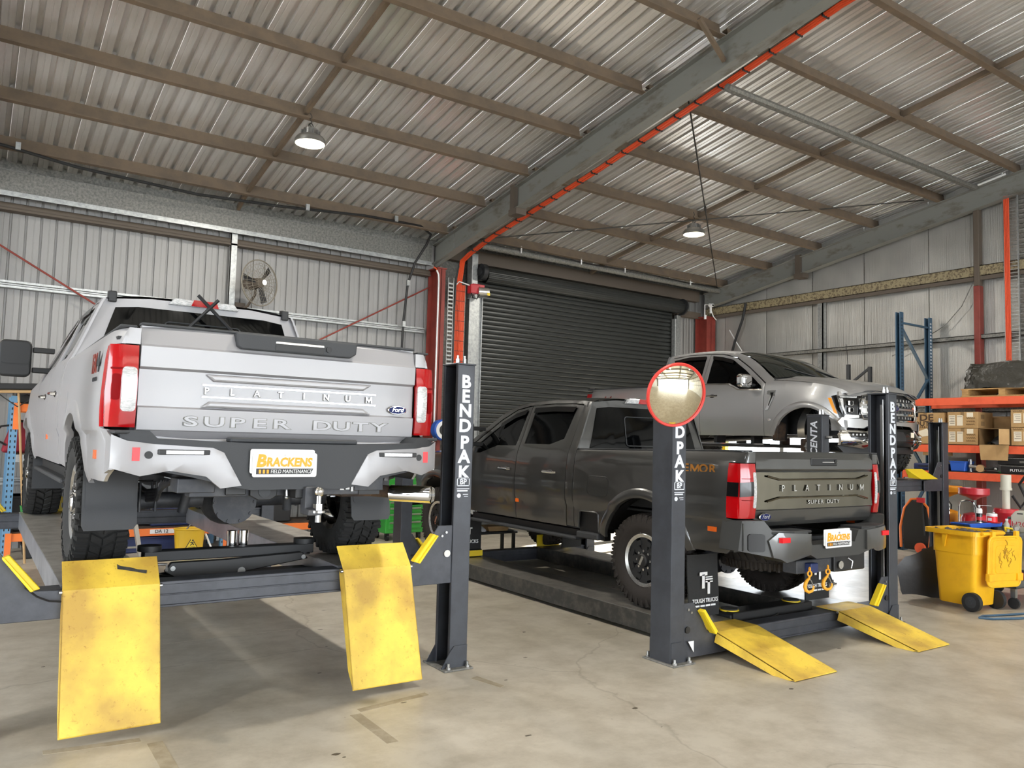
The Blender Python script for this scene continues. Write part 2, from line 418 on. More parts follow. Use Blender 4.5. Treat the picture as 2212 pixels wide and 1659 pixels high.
# ceiling: sheets, purlins, rafters
ce = struct('ceiling')
def rib_profile(width=.76, pitch=.19, h=.045):
    p = []
    for i in range(int(round(width/pitch))):
        o = i*pitch
        p += [(o, 0), (o+.05, 0), (o+.054, .005), (o+.062, .005), (o+.066, 0), (o+.122, 0), (o+.132, h), (o+.178, h), (o+.188, 0)]
    return p+[(width+.006, .003)]
RIB = rib_profile()
mb = MB(); n = len(RIB)
ys = [13.3, 9.0, 4.5, 0]
for y in ys:
    for x, z in RIB: mb.v.append((x, y, zR(y)+.2+z))
for j in range(len(ys)-1):
    for i in range(n-1): mb.f.append((j*n+i, j*n+i+1, (j+1)*n+i+1, (j+1)*n+i)); mb.mi.append(0); mb.sm.append(False)
sheet0 = mb.build('roof_sheet', 'sheet', ce)
k = 0; x = XL
while x < XR:
    for sy in (1, -1):
        o = sheet0 if k == 0 else sheet0.copy()
        if k: COL.objects.link(o)
        o.location = (x, 0, 0 if sy == 1 else .0005); o.scale = (1, sy, 1); k += 1
    x += .76
PURL = [12.45, 11.18, 9.93, 8.66, 7.38, 6.08, 4.8, 3.53, 2.26, 1.0]
def zsec(y, x0, x1, h=.2):
    z = zR(y); a = math.atan(SL); c, s_ = math.cos(a), math.sin(a)
    t = .006; f = .07
    P = [(0, 0), (-f, 0), (-f, .018), (-f+t, .018), (-f+t, t), (-t, t), (-t, h), (f, h), (f, h-.018), (f-t, h-.018), (f-t, h-t), (0, h-t)]
    # (dy along slope, dz normal to it)
    poly = [(y+p*c+q*s_, z-p*s_*1+q*c) for p, q in P]
    return MB().prism(poly, 'x', x0, x1)
for y in PURL:
    zsec(y, XL, 6.98).build('purlin', 'purlin', ce); zsec(y, 7.12, XR).build('purlin', 'purlin', ce)
for y in (-2.3, -4.8, -7.4, -9.9, -12.4):
    MB().box(XL, XR, y-.03, y+.03, zR(y)-.02, zR(y)+.19).build('purlin', 'purlin', ce)
def beam_i(name, x, mt, wd=.17, dp=.37, par=None, y0=12.98, y1=0):
    mb = MB(); tf = .012
    for d0, d1, hw in ((0, tf, wd/2), (tf, dp-tf, .006), (dp-tf, dp, wd/2)):
        for sy in (1, -1):
            pts = [(sy*y0, zR(y0)-d0), (sy*y1, zR(y1)-d0), (sy*y1, zR(y1)-d1), (sy*y0, zR(y0)-d1)]
            mb.prism(pts, 'x', x-hw, x+hw)
    return mb.build(name, mt, par)
for x in (-.2, 7.05, 14.42):
    beam_i('rafter', x, 'rafter', par=ce)
# haunch plate, fly braces, bridging, struts, tie rods
MB().prism([(12.98, 4.86), (12.98, 5.3), (12.3, 5.43), (12.3, 5.09)], 'x', 7.03, 7.07).build('knee_plate', 'rafter', ce)
for x in (7.05, 14.42):
    mb = MB().box(x-.09, x-.02, 10.28, 10.40, 5.34, 5.80); mb.box(x-.1, x+.1, 10.2, 10.42, 5.30, 5.40); mb.build('cleat', 'girt_brown', ce)
def bar(p0, p1, wd, th, name, mt, par):
    p0 = Vector(p0); p1 = Vector(p1); d = p1-p0; L = d.length; q = d.to_track_quat('Y', 'Z').to_matrix().to_4x4()
    return MB().box(-wd/2, wd/2, 0, L, -th/2, th/2, M=Matrix.Translation(p0) @ q).build(name, mt, par)
bar((6.5, 5.98, 6.50), (7.0, 6.04, 6.18), .045, .045, 'fly_brace', 'purlin', ce)
for xb in (3.38, 10.85):
    for y0, y1 in zip(PURL, PURL[1:]):
        bar((xb, y0, zR(y0)+.1), (xb, y1+.02, zR(y1)+.1), .05, .07, 'bridging', 'purlin', ce)
    bar((xb, 13.0, zR(13.0)+.02), (xb, 12.45, zR(12.45)+.1), .05, .07, 'bridging', 'purlin', ce)
def rod(p0, p1, r, name, mt, par, n=8): return MB().cyl(p0, p1, r, n=n).build(name, mt, par)
rod((7.2, 6.8, 6.10), (14.3, 12.5, 5.40), .011, 'tie_rod', 'wire', ce); rod((7.15, 12.2, 5.28), (14.3, 7.6, 6.33), .011, 'tie_rod', 'wire', ce)
rod((10.2, 9.2, 5.79), (10.32, 9.3, 5.78), .02, 'turnbuckle', 'wire', ce)
rod((7.3, 6.25, 6.02), (14.3, 6.7, 6.33), .05, 'compression_tube', 'galv_dark', ce)
# back wall
wb = struct('wall_back')
RW = []
for i_ in range(4): RW += [(i_*.19+q_, h_) for q_, h_ in ((0, 0), (.072, 0), (.076, .004), (.084, .004), (.088, 0), (.150, 0), (.158, .03), (.178, .03), (.186, 0))]
RW.append((.766, .003)); mb = MB(); n = len(RW)
for z in (0, 5.36):
    for x, d in RW: mb.v.append((x, YB+d, z))
for i in range(n-1): mb.f.append((i, i+1, n+i+1, n+i)); mb.mi.append(0); mb.sm.append(False)
wsh = mb.build('wall_sheet', 'clad', wb); first = True; x = 7.6-.76
xs = [6.4-.76*i for i in range(18)]+[13.62, 14.38-.5]
for i, x in enumerate(xs):
    o = wsh if i == 0 else wsh.copy()
    if i: COL.objects.link(o)
    o.location = (x, 0, 0)
MB().box(XL, XR+.2, YB+.045, YB+.06, 0, 5.6).build('outer_skin', 'galv_dark', wb)
x0b, x1b = XL, 6.96
MB().prism([(13.0, 5.0), (13.0, 5.3), (13.15, 5.3), (13.15, 5.29), (13.02, 5.29), (13.02, 5.0)], 'x', x0b, x1b).build('eave_fascia', 'galv_dark', wb)
MB().prism([(12.93, 4.915), (12.93, 4.93), (12.97, 4.935), (12.97, 4.995), (13.15, 4.995), (13.15, 4.985), (12.985, 4.98), (12.985, 4.92)], 'x', x0b, x1b).build('eave_ledge', 'galv', wb)
MB().tube([(x0b, 13.08, 4.80), (x1b, 13.08, 4.80)], .055, 12).build('eave_tube', 'girt_brown', wb)
MB().box(x0b, x1b, 13.0, 13.15, 4.73, 4.76).build('eave_angle', 'girt_brown', wb)
def girt(x0, x1, z, mt='galv', par=wb):
    P = [(13.055, z), (13.055, z+.03), (13.085, z+.045), (13.085, z+.06), (13.06, z+.07), (13.06, z+.10), (13.2, z+.10), (13.2, z)]
    return MB().prism(P, 'x', x0, x1).build('girt', mt, par)
girt(XL, 6.9, 3.65); girt(XL, 6.9, 2.2); girt(XL, 6.9, .9)
MB().box(3.3, 3.40, 13.0, 13.02, 0, 4.92).box(3.3, 3.31, 13.0, 13.1, 0, 4.92).build('stud', 'galv', wb)
def ubcol(x, mt, z1, wd=.17, name='column', par=wb, yf=12.75):
    mb = MB(); mb.box(x-wd/2, x+wd/2, yf, yf+.014, 0, z1); mb.box(x-.006, x+.006, yf, yf+.36, 0, z1); mb.box(x-wd/2, x+wd/2, yf+.346, yf+.36, 0, z1)
    mb.box(x-wd/2-.02, x+wd/2+.02, yf-.02, yf+.38, z1-.02, z1)
    return mb.build(name, mt, par)
ubcol(7.05, 'steel_red', 4.86); ubcol(-.2, 'steel_red', 4.86); ubcol(14.38, 'steel_red', 4.75, wd=.3)
# red cross bracing
rod((.0, 13.02, 4.33), (3.0, 13.02, 2.64), .014, 'brace_rod', 'steel_red', wb); rod((6.95, 13.02, 4.52), (4.4, 13.02, 3.07), .014, 'brace_rod', 'steel_red', wb)
MB().tube([(7.75, 12.5, 5.34), (14.35, 12.5, 5.33)], .06, 12).build('eave_tube', 'galv_dark', wb)
MB().box(7.15, 14.3, 13.05, 13.2, 5.13, 5.38).build('lintel', 'girt_brown', wb)
MB().box(13.5, 14.3, 13.0, 13.12, 4.72, 4.86).build('girt', 'girt_brown', wb)
# roller door
d1 = struct('door_1')
ns = 54; pz = .0925
mb = MB()
prof = [(13.115, 0), (13.10, .006), (13.095, .02), (13.09, .046), (13.095, .072), (13.10, .086), (13.115, .0925)]
mb.grid(lambda u, v: (8.02+u*5.4, prof[round(v*6)][0], prof[round(v*6)][1]), 1, 6)
s0 = mb.build('slat', 'door_slat', d1, auto=50)
for i in range(1, ns):
    o = s0.copy(); COL.objects.link(o); o.location = (0, 0, i*pz)
mb = MB(); M_ = T(8.14, 12.96, 4.91) @ RY(PI/2)
for k in range(22):
    a = 2*PI*k/22; a2 = 2*PI*(k+1)/22; am = (a+a2)/2
    P = [(  .15*math.cos(t),   .15*math.sin(t)) for t in (a, a+(a2-a)*.3, am, a2-(a2-a)*.3)]
    P = [(p[0]*f, p[1]*f) for p, f in zip(P, (.97, 1.0, 1.01, 1.0))]+[(  .15*.97*math.cos(a2),   .15*.97*math.sin(a2))]
    mb.add([(p[0], p[1], z) for z in (0, 5.42) for p in P], [(i, i+1, i+6, i+5) for i in range(4)], 0, True, M_)
mb.build('door_roll', 'door_slat', d1, auto=40)
mb = MB(); mb.cyl((8.0, 12.92, 4.95), (8.10, 12.92, 4.95), .16, n=28).cyl((7.97, 12.92, 4.95), (8.0, 12.92, 4.95), .08, n=20); mb.build('drum_end', 'plastic_blk', d1, .006)
MB().cyl((13.56, 12.92, 4.91), (13.60, 12.92, 4.91), .19, n=28).build('drum_end', 'plastic_blk', d1)
MB().box(7.74, 7.98, 12.98, 13.0, 4.4, 5.3).box(7.74, 7.75, 12.8, 13.0, 4.4, 5.3).build('bracket_plate', 'galv', d1)
MB().box(7.80, 7.98, 12.96, 13.1, 0, 4.45).box(7.98, 8.1, 13.0, 13.06, 0, 4.45).box(8.085, 8.1, 12.95, 13.06, 0, 4.45).build('guide', 'galv', d1, .004)
MB().box(13.38, 13.52, 12.94, 13.06, 0, 4.62).box(13.5, 13.62, 13.0, 13.1, 0, 4.75).build('guide', 'galv', d1, .004)
mt_ = MB().box(7.68, 7.86, 12.72, 12.86, 4.47, 4.64).box(7.74, 8.0, 12.74, 12.84, 4.6, 4.66).build('motor_gearbox', 'red', d1, .01, 2)
MB().cyl((7.86, 12.76, 4.52), (8.06, 12.70, 4.52), .085, n=24).build('motor', 'alu', d1, .008, 2)
MB().box(7.98, 8.04, 12.61, 12.616, 4.44, 4.49).build('warning_label', 'yellow', d1)
MB().tube([(7.7, 12.75, 4.5), (7.72, 12.72, 4.38), (7.8, 12.7, 4.36), (7.86, 12.7, 4.45)], .012, 8).build('motor_cable', 'black', d1)
MB().tube([(7.68, 12.78, 4.62), (7.45, 12.78, 4.66), (7.38, 12.78, 4.58), (7.37, 12.78, 4.3)], .012, 8).build('conduit', 'white', d1)
# right wall of foil strips, with the doorway low down behind the third hoist
wr = struct('wall_right')
y = YB+.1; k = 0
OY0, OY1, OZ = 9.0, 12.55, 2.35
edges = []
cuts = [13.3, 12.55]+[12.55-1.183*i for i in range(1, 4)]
while cuts[-1] > -13: cuts.append(cuts[-1]-1.3)
for ya, yb in zip(cuts, cuts[1:]):
    zb = OZ if (ya <= OY1+.01 and yb >= OY0-.01) else 0
    mb = MB()
    g = .006
    def foilfn(u, v, ya=ya, yb=yb, zb=zb):
        yy = ya-g-(ya-yb-2*g)*u; zt = zR(yy)+.2
        bulge = .012*math.sin(PI*u)+.004*math.sin(u*37+yy)
        return (XR+.02-bulge, yy, zb+(zt-zb)*v)
    mb.grid(foilfn, 10, 8)
    mb.build('foil_strip', 'foil', wr)
MB().add([(XR+.05, yy, zz) for yy, zz in ((13.3, OZ), (13.3, zR(13.3)+.25), (0, zR(0)+.25), (-13.3, zR(13.3)+.25), (-13.3, 0), (OY0, 0), (OY0, OZ))]+[], [tuple(range(7))]).add([(XR+.05, yy, zz) for yy, zz in ((13.3, 0), (13.3, OZ), (OY1, OZ), (OY1, 0))], [(0, 1, 2, 3)]).build('outer_skin', 'galv_dark', wr)
def girt_r(z0, z1, ya, yb, mt):
    return MB().box(XR-.16, XR, yb, ya, z1-.012, z1).box(XR-.16, XR-.148, yb, ya, z0, z1).box(XR-.16, XR-.1, yb, ya, z0, z0+.012).build('girt', mt, wr)
girt_r(4.79, 4.98, 13.0, -12, 'girt_cream'); MB().box(XR-.155, XR-.14, -12, 13.0, 4.72, 4.86).build('girt_lip', 'girt_brown', wr)  # lit cream top and dark brown lower edge of girt put into the colours
girt_r(3.68, 3.76, 13.0, -12, 'galv_dark'); girt_r(2.4, 2.5, 13.0, -12, 'galv_dark')
MB().box(XR-.14, XR-.12, 9.83, 9.95, 2.4, 4.8).box(XR-.14, XR-.02, 9.83, 9.85, 2.4, 4.8).build('stud', 'galv', wr)
MB().box(XR-.20, XR-.05, 6.71, 6.81, 0, 4.62).build('mullion', 'steel_red', wr, .006)
MB().box(XR-.19, XR-.06, 6.715, 6.805, 4.62, 6.0).build('mullion_top', 'girt_brown', wr, .006)
mb = MB()
for i in range(60): mb.box(XR-.06, XR-.03, 5.2, 6.12, 1.2+i*.085, 1.2+i*.085+.05)
mb.build('louvre', 'galv_dark', wr)['kind'] = 'stuff'
rod((14.3, 6.65, 6.37), (14.3, 6.2, 6.45), .02, 'tube_light', 'white', wr)
# doorway seen under the raised ute
d2 = struct('door_2')
for yy in (12.5, 10.9, 10.0, 9.05):
    MB().box(XR-.06, XR+.06, yy-.05, yy+.05, 0, OZ).build('jamb', 'yellow' if yy == 12.5 else 'galv', d2)
MB().box(XR-.1, XR+.1, OY0-.1, OY1+.1, OZ-.1, OZ+.05).build('head_rail', 'galv', d2)
MB().box(XR+.2, XR+12, 2, 13.3, -.1, -.02).build('apron', 'concrete', d2)
# walls behind the camera
wl = struct('wall_left')
MB().box(XL-.1, XL, -13.2, .5, 0, 5.5).box(XL-.1, XL, 8.0, 13.3, 0, 5.5).box(XL-.1, XL, .5, 8.0, 4.4, 5.5).add([(XL-.05, -13.2, 5.5), (XL-.05, 13.3, 5.5), (XL-.05, 0, 7.7)], [(0, 1, 2)]).build('cladding', 'clad', wl)
MB().box(XL-12, XL-.15, -6, 14, -.1, -.02).build('apron', 'concrete', wl)
wf = struct('wall_front')
for a, b, z0 in ((XL, -6.6, 0), (-6.6, 6.9, 4.8), (6.9, 7.2, 0), (7.2, 14.0, 4.8), (14.0, XR, 0)):
    MB().box(a, b, -13.2, -13.1, z0, 5.45).build('cladding', 'clad', wf)
MB().box(XL, XR, -26, -13.25, -.1, -.02).build('apron', 'concrete', wf)
# ---------------- high-bay lamps ----------------
lab = ['round high bay lamp hanging over the white truck', 'round high bay lamp hanging over the raised silver ute',
       'round high bay lamp hung from the roof above the yellow ramps of the white truck', 'round high bay lamp hung from the roof above the wheelie bin']
for i, (x, y, z) in enumerate(LAMPS):
    L = bpy.data.lights.new('high_bay_light', 'AREA'); L.shape = 'DISK'; L.size = .3; L.energy = LAMP_W; L.color = (1.0, .95, .86)
    lo = bpy.data.objects.new('high_bay_light', L); COL.objects.link(lo); lo.location = (x, y, z-.055)
    if i > 3: continue
    t = thing('high_bay_lamp', lab[i], 'lamp', (x, y, z), 0, 'high bay lamps')
    MB().lathe([(.05, .16), (.09, .155), (.1, .08), (.165, .05), (.195, .01), (.2, -.035), (.19, -.04), (.18, 0), (.05, .02)], 32).build('housing', 'steel', t)
    mb = MB()
    for k in range(12): mb.box(.05, .125, -.004, .004, .06, .13, M=RZ(k*PI/6))
    mb.build('heat_sink', 'steel', t)
    MB().lathe([(.0, -.052), (.1, -.048), (.165, -.03), (.178, -.01)], 32).build('diffuser', 'lamp_glow', t)
    zt = zR(y)-z+.02
    mb = MB().tube([(.02*math.sin(k*2.2), .0, .16+(zt-.16)*k/8) for k in range(9)], .006, 6); mb.tube([(.03*math.cos(a), 0, .2+.035*math.sin(a)) for a in [2*PI*j/12 for j in range(12)]], .007, 6, closed=True)
    mb.build('hanging_hook', 'wire', t)
# ---------------- cable trays, pipes on the structure ----------------
t = thing('cable_tray', 'perforated tray of orange cables running up under the rafter', 'cable tray')
path = [(7.35, 4.0, 6.52), (7.35, 4.78, 6.43), (7.35, 5.44, 6.30), (7.35, 6.94, 6.02), (7.35, 8.6, 5.72), (7.35, 11.49, 5.28), (7.38, 12.3, 5.12)]
mb = MB()
for dx in (-.06, .06): mb.tube([(p[0]+dx, p[1], p[2]-.02) for p in path], .009, 6)
for (a, b) in zip(path, path[1:]):
    m_ = max(2, int((Vector(b)-Vector(a)).length/.12))
    for i in range(m_):
        c = Vector(a).lerp(Vector(b), i/m_); mb.cyl(c+Vector((-.06, 0, -.03)), c+Vector((.06, 0, -.03)), .004, n=5)
mb.build('tray', 'galv_dark', t)
for k in range(5):
    dx = -.05+.022*k
    pp = [(p[0]+dx, p[1], p[2]-.035-.008*(k % 2)) for p in path]+[(7.42+dx, 12.62, 5.02), (7.5+dx, 12.8, 4.85), (7.5+dx, 12.86, 4.6)]
    MB().tube(pp, .0125, 7).build('cable', 'orange_cable', t)
mb = MB()
for (a, b) in zip(path, path[1:]):
    m_ = max(2, int((Vector(b)-Vector(a)).length/.32))
    for i in range(m_):
        c = Vector(a).lerp(Vector(b), (i+.5)/m_); mb.box(c.x-.07, c.x+.05, c.y-.008, c.y+.008, c.z-.062, c.z-.02)
mb.build('cable_tie', 'black', t)['kind'] = 'stuff'
def vtray(x0, x1, y, z0, z1, ncab, label, rungs=True):
    t = thing('cable_tray', label, 'cable tray')
    mb = MB()
    for x in (x0, x1): mb.box(x-.008, x+.008, y, y+.03, z0, z1)
    m_ = int((z1-z0)/.11)
    for i in range(m_): mb.box(x0, x1, y+.022, y+.03, z0+i*.11, z0+i*.11+.014)
    mb.build('tray', 'galv_dark', t)
    for k in range(ncab):
        xx = x0+.02+(x1-x0-.04)*k/max(1, ncab-1)
        MB().tube([(xx+.003*math.sin(j*1.3+k), y+.004, z0+(z1-z0)*j/10) for j in range(11)], .0125, 7).build('cable', 'orange_cable', t)
    mb = MB()
    for i in range(int((z1-z0)/.19)): mb.box(x0+.01, x1-.01, y-.012, y-.006, z0+.1+i*.19, z0+.1+i*.19+.008)
    mb.build('cable_tie', 'black', t)['kind'] = 'stuff'
    return t
vtray(7.42, 7.64, 12.86, .4, 4.62, 8, 'upright tray packed with orange cables beside the red column')
t = thing('cable_ladder', 'narrow pale galvanised cable ladder against the red column', 'cable ladder')
mb = MB()
for x in (7.20, 7.31): mb.box(x-.006, x+.006, 12.74, 12.76, .4, 4.7)
for i in range(56): mb.box(7.2, 7.31, 12.745, 12.755, .45+i*.075, .45+i*.075+.03)
mb.build('ladder_tray', 'galv', t); MB().tube([(7.34, 12.74, .4), (7.34, 12.74, 4.0), (7.36, 12.74, 4.7), (7.4, 12.7, 5.0)], .014, 7).build('black_cable', 'black', t)
t = thing('cable_tray', 'upright wire tray of red cables on the foil wall', 'cable tray')
mb = MB()
for y in (6.30, 6.08): mb.box(XR-.2, XR-.17, y-.008, y+.008, 2.6, 6.1)
for i in range(58): mb.box(XR-.19, XR-.18, 6.08, 6.3, 2.65+i*.06, 2.65+i*.06+.012)
mb.build('tray', 'galv', t)
for k in range(4): MB().tube([(XR-.2, 6.285-.022*k, 2.6+.35*j) for j in range(11)], .012, 6).build('cable', 'orange_cable', t)
MB().tube([(6.94, 12.74, 4.8), (6.975, 12.73, 4.72), (6.985, 12.73, 4.6), (6.985, 12.73, .6)], .016, 8).build('conduit', 'white', wb)
MB().tube([(6.9, 12.78, 4.86), (6.94, 12.75, 4.82), (6.975, 12.73, 4.72)], .014, 8).build('conduit_cable', 'orange_cable', wb)
o = MB().tube([(-1.5, 12.3, 5.45), (.14, 12.3, 5.42), (1.0, 12.32, 5.32), (2.6, 12.34, 5.26), (3.9, 12.34, 5.32), (5.3, 12.36, 5.44), (6.4, 12.4, 5.46), (6.72, 12.6, 5.4), (6.72, 12.75, 5.25), (6.55, 12.86, 4.9), (6.46, 12.95, 4.5), (6.41, 12.97, 3.8), (6.38, 12.98, 2.2)], .022, 10).build('air_line', 'black')
tag(o, 'thick black air line sagging along the purlin and down the back wall', 'hose')
mb = MB()
for p in ((.3, 12.28, 5.42), (4.3, 12.32, 5.36), (5.9, 12.36, 5.47), (6.46, 12.93, 4.5), (6.41, 12.95, 3.74)): mb.box(p[0]-.03, p[0]+.03, p[1]-.02, p[1]+.03, p[2]-.03, p[2]+.07)
mb.build('pipe_clip', 'galv', o)
for a, b, l in (((1.2, 12.98, 0), 0, 0),): pass
# thin white hooks along the eave over the door
mb = MB().tube([(7.5, 12.42, 5.42), (9.0, 12.42, 5.40), (10.4, 12.42, 5.36), (11.6, 12.42, 5.40), (13.2, 12.42, 5.36), (14.2, 12.42, 5.4)], .01, 6)
o = mb.build('light_cable', 'black'); tag(o, 'thin black cable clipped along the eave over the roller door', 'cable')
mb = MB()
for x in (8.6, 10.1, 11.3, 13.3): mb.box(x-.012, x+.012, 12.4, 12.42, 5.32, 5.45)
mb.build('clip', 'white', o)
# cables and fittings around the corner column
o = MB().tube([(14.1, 12.7, 4.72), (14.1, 12.7, 5.0), (14.25, 12.7, 5.02), (14.35, 12.66, 4.75), (14.5, 12.7, 4.68)], .012, 6).build('loose_cable', 'white'); tag(o, 'white cable looped over the top of the corner column', 'cable')
MB().cyl((14.12, 12.7, 4.66), (14.12, 12.7, 4.76), .03, n=12).build('plug', 'white', o)
o = thing('security_camera', 'small white security camera at the foot of the gable rafter', 'camera', (14.2, 12.6, 5.0))
MB().cyl((0, .05, 0), (0, -.06, -.02), .04, n=16).build('body', 'white', o); MB().cyl((0, -.061, -.02), (0, -.064, -.02), .028, n=16).build('lens', 'black_gloss', o); MB().box(-.02, .02, -.01, .02, -.2, -.03).build('bracket', 'white', o)
o = MB().tube([(14.5, 12.3, 4.4), (14.5, 12.1, 4.1), (14.5, 11.95, 3.9), (14.5, 11.75, 3.5), (14.5, 11.7, 3.0)], .012, 6).build('loose_cable', 'white'); tag(o, 'pale cable hanging down the foil behind the raised ute', 'cable')
o = MB().tube([(14.4, 11.75, 4.95), (14.42, 11.85, 4.6), (14.45, 12.1, 4.1), (14.46, 12.3, 3.5), (14.46, 12.35, 2.6)], .03, 8).build('air_line', 'black'); tag(o, 'black air line dropping down the foil beside the corner column', 'hose')
o = MB().tube([(14.5, 6.85, 4.7), (14.5, 7.05, 4.3), (14.5, 7.35, 3.98), (14.5, 7.6, 3.85), (14.5, 8.1, 3.6), (14.5, 8.35, 3.5)], .008, 6).build('loose_cable', 'galv_dark'); tag(o, 'thin grey cable swagged across the foil left of the red mullion', 'cable')
# wall fan
t = thing('wall_fan', 'large caged wall fan with dusty grey motor on the back wall', 'fan', (3.62, 12.42, 4.06), 0)
R_ = RZ(.45); mb = MB()
mb.tube([(.36*math.cos(a), 0, .36*math.sin(a)) for a in [2*PI*i/40 for i in range(40)]], .01, 6, closed=True, M=R_)
for r_, y_ in ((.3, -.05), (.22, -.075), (.12, -.09), (.3, .05), (.2, .08)): mb.tube([(r_*math.cos(a), y_, r_*math.sin(a)) for a in [2*PI*i/32 for i in range(32)]], .003, 4, closed=True, M=R_)
for i in range(32):
    a = 2*PI*i/32; c, s_ = math.cos(a), math.sin(a); a2 = a+.25; c2, s2 = math.cos(a2), math.sin(a2)
    mb.tube([(.05*c2, -.1, .05*s2), (.2*c, -.085, .2*s_), (.36*c, 0, .36*s_), (.2*c, .09, .2*s_), (.1*c, .1, .1*s_)], .0025, 4, M=R_)
mb.build('cage', 'fan_wire', t)
for k in range(3):
    a = .9+k*2*PI/3
    MB().grid(lambda u, v: ((.05+.27*u)*math.cos(a)-(v-.5)*(.05+.06*u)*math.sin(a), .012-(v-.5)*.03, (.05+.27*u)*math.sin(a)+(v-.5)*(.05+.06*u)*math.cos(a)), 6, 2, M=R_).build('blade', 'plastic_blk', t)
MB().cyl((0, -.04, 0), (0, .22, 0), .07, .1, n=20, M=R_).ball((0, .24, .01), (.11, .1, .1), M=R_).build('motor', 'girt_brown', t)
MB().cyl((0, -.105, 0), (0, -.11, 0), .045, n=20, M=R_).build('badge', 'white', t)
MB().tube([(0, .2, -.05), (.02, .3, -.15), (-.05, .45, -.32), (-.12, .6, -.36)], .022, 8).box(-.2, -.04, .6, .64, -.5, -.25).build('bracket', 'girt_brown', t)
# hose reel on the column
t = thing('hose_reel', 'blue and white retractable hose reel fixed to the red column', 'hose reel', (7.05, 12.55, 1.85))
MB().lathe([(.05, -.09), (.17, -.09), (.19, -.07), (.19, .07), (.17, .09), (.05, .09)], 32, M=RX(PI/2)).build('casing', 'blue', t)
MB().lathe([(.1, .0), (.165, .0), (.165, .004), (.1, .004)], 32, M=T(0, -.09, 0) @ RX(PI/2)).build('white_ring', 'white', t)
MB().cyl((0, -.093, 0), (0, -.1, 0), .1, n=24).build('hub', 'black', t)
MB().box(-.04, .04, .08, .2, -.1, .1).build('bracket', 'galv_dark', t); MB().tube([(.1, 0, -.15), (.14, 0, -.35), (.1, 0, -.5)], .012, 6).build('hose', 'black', t)
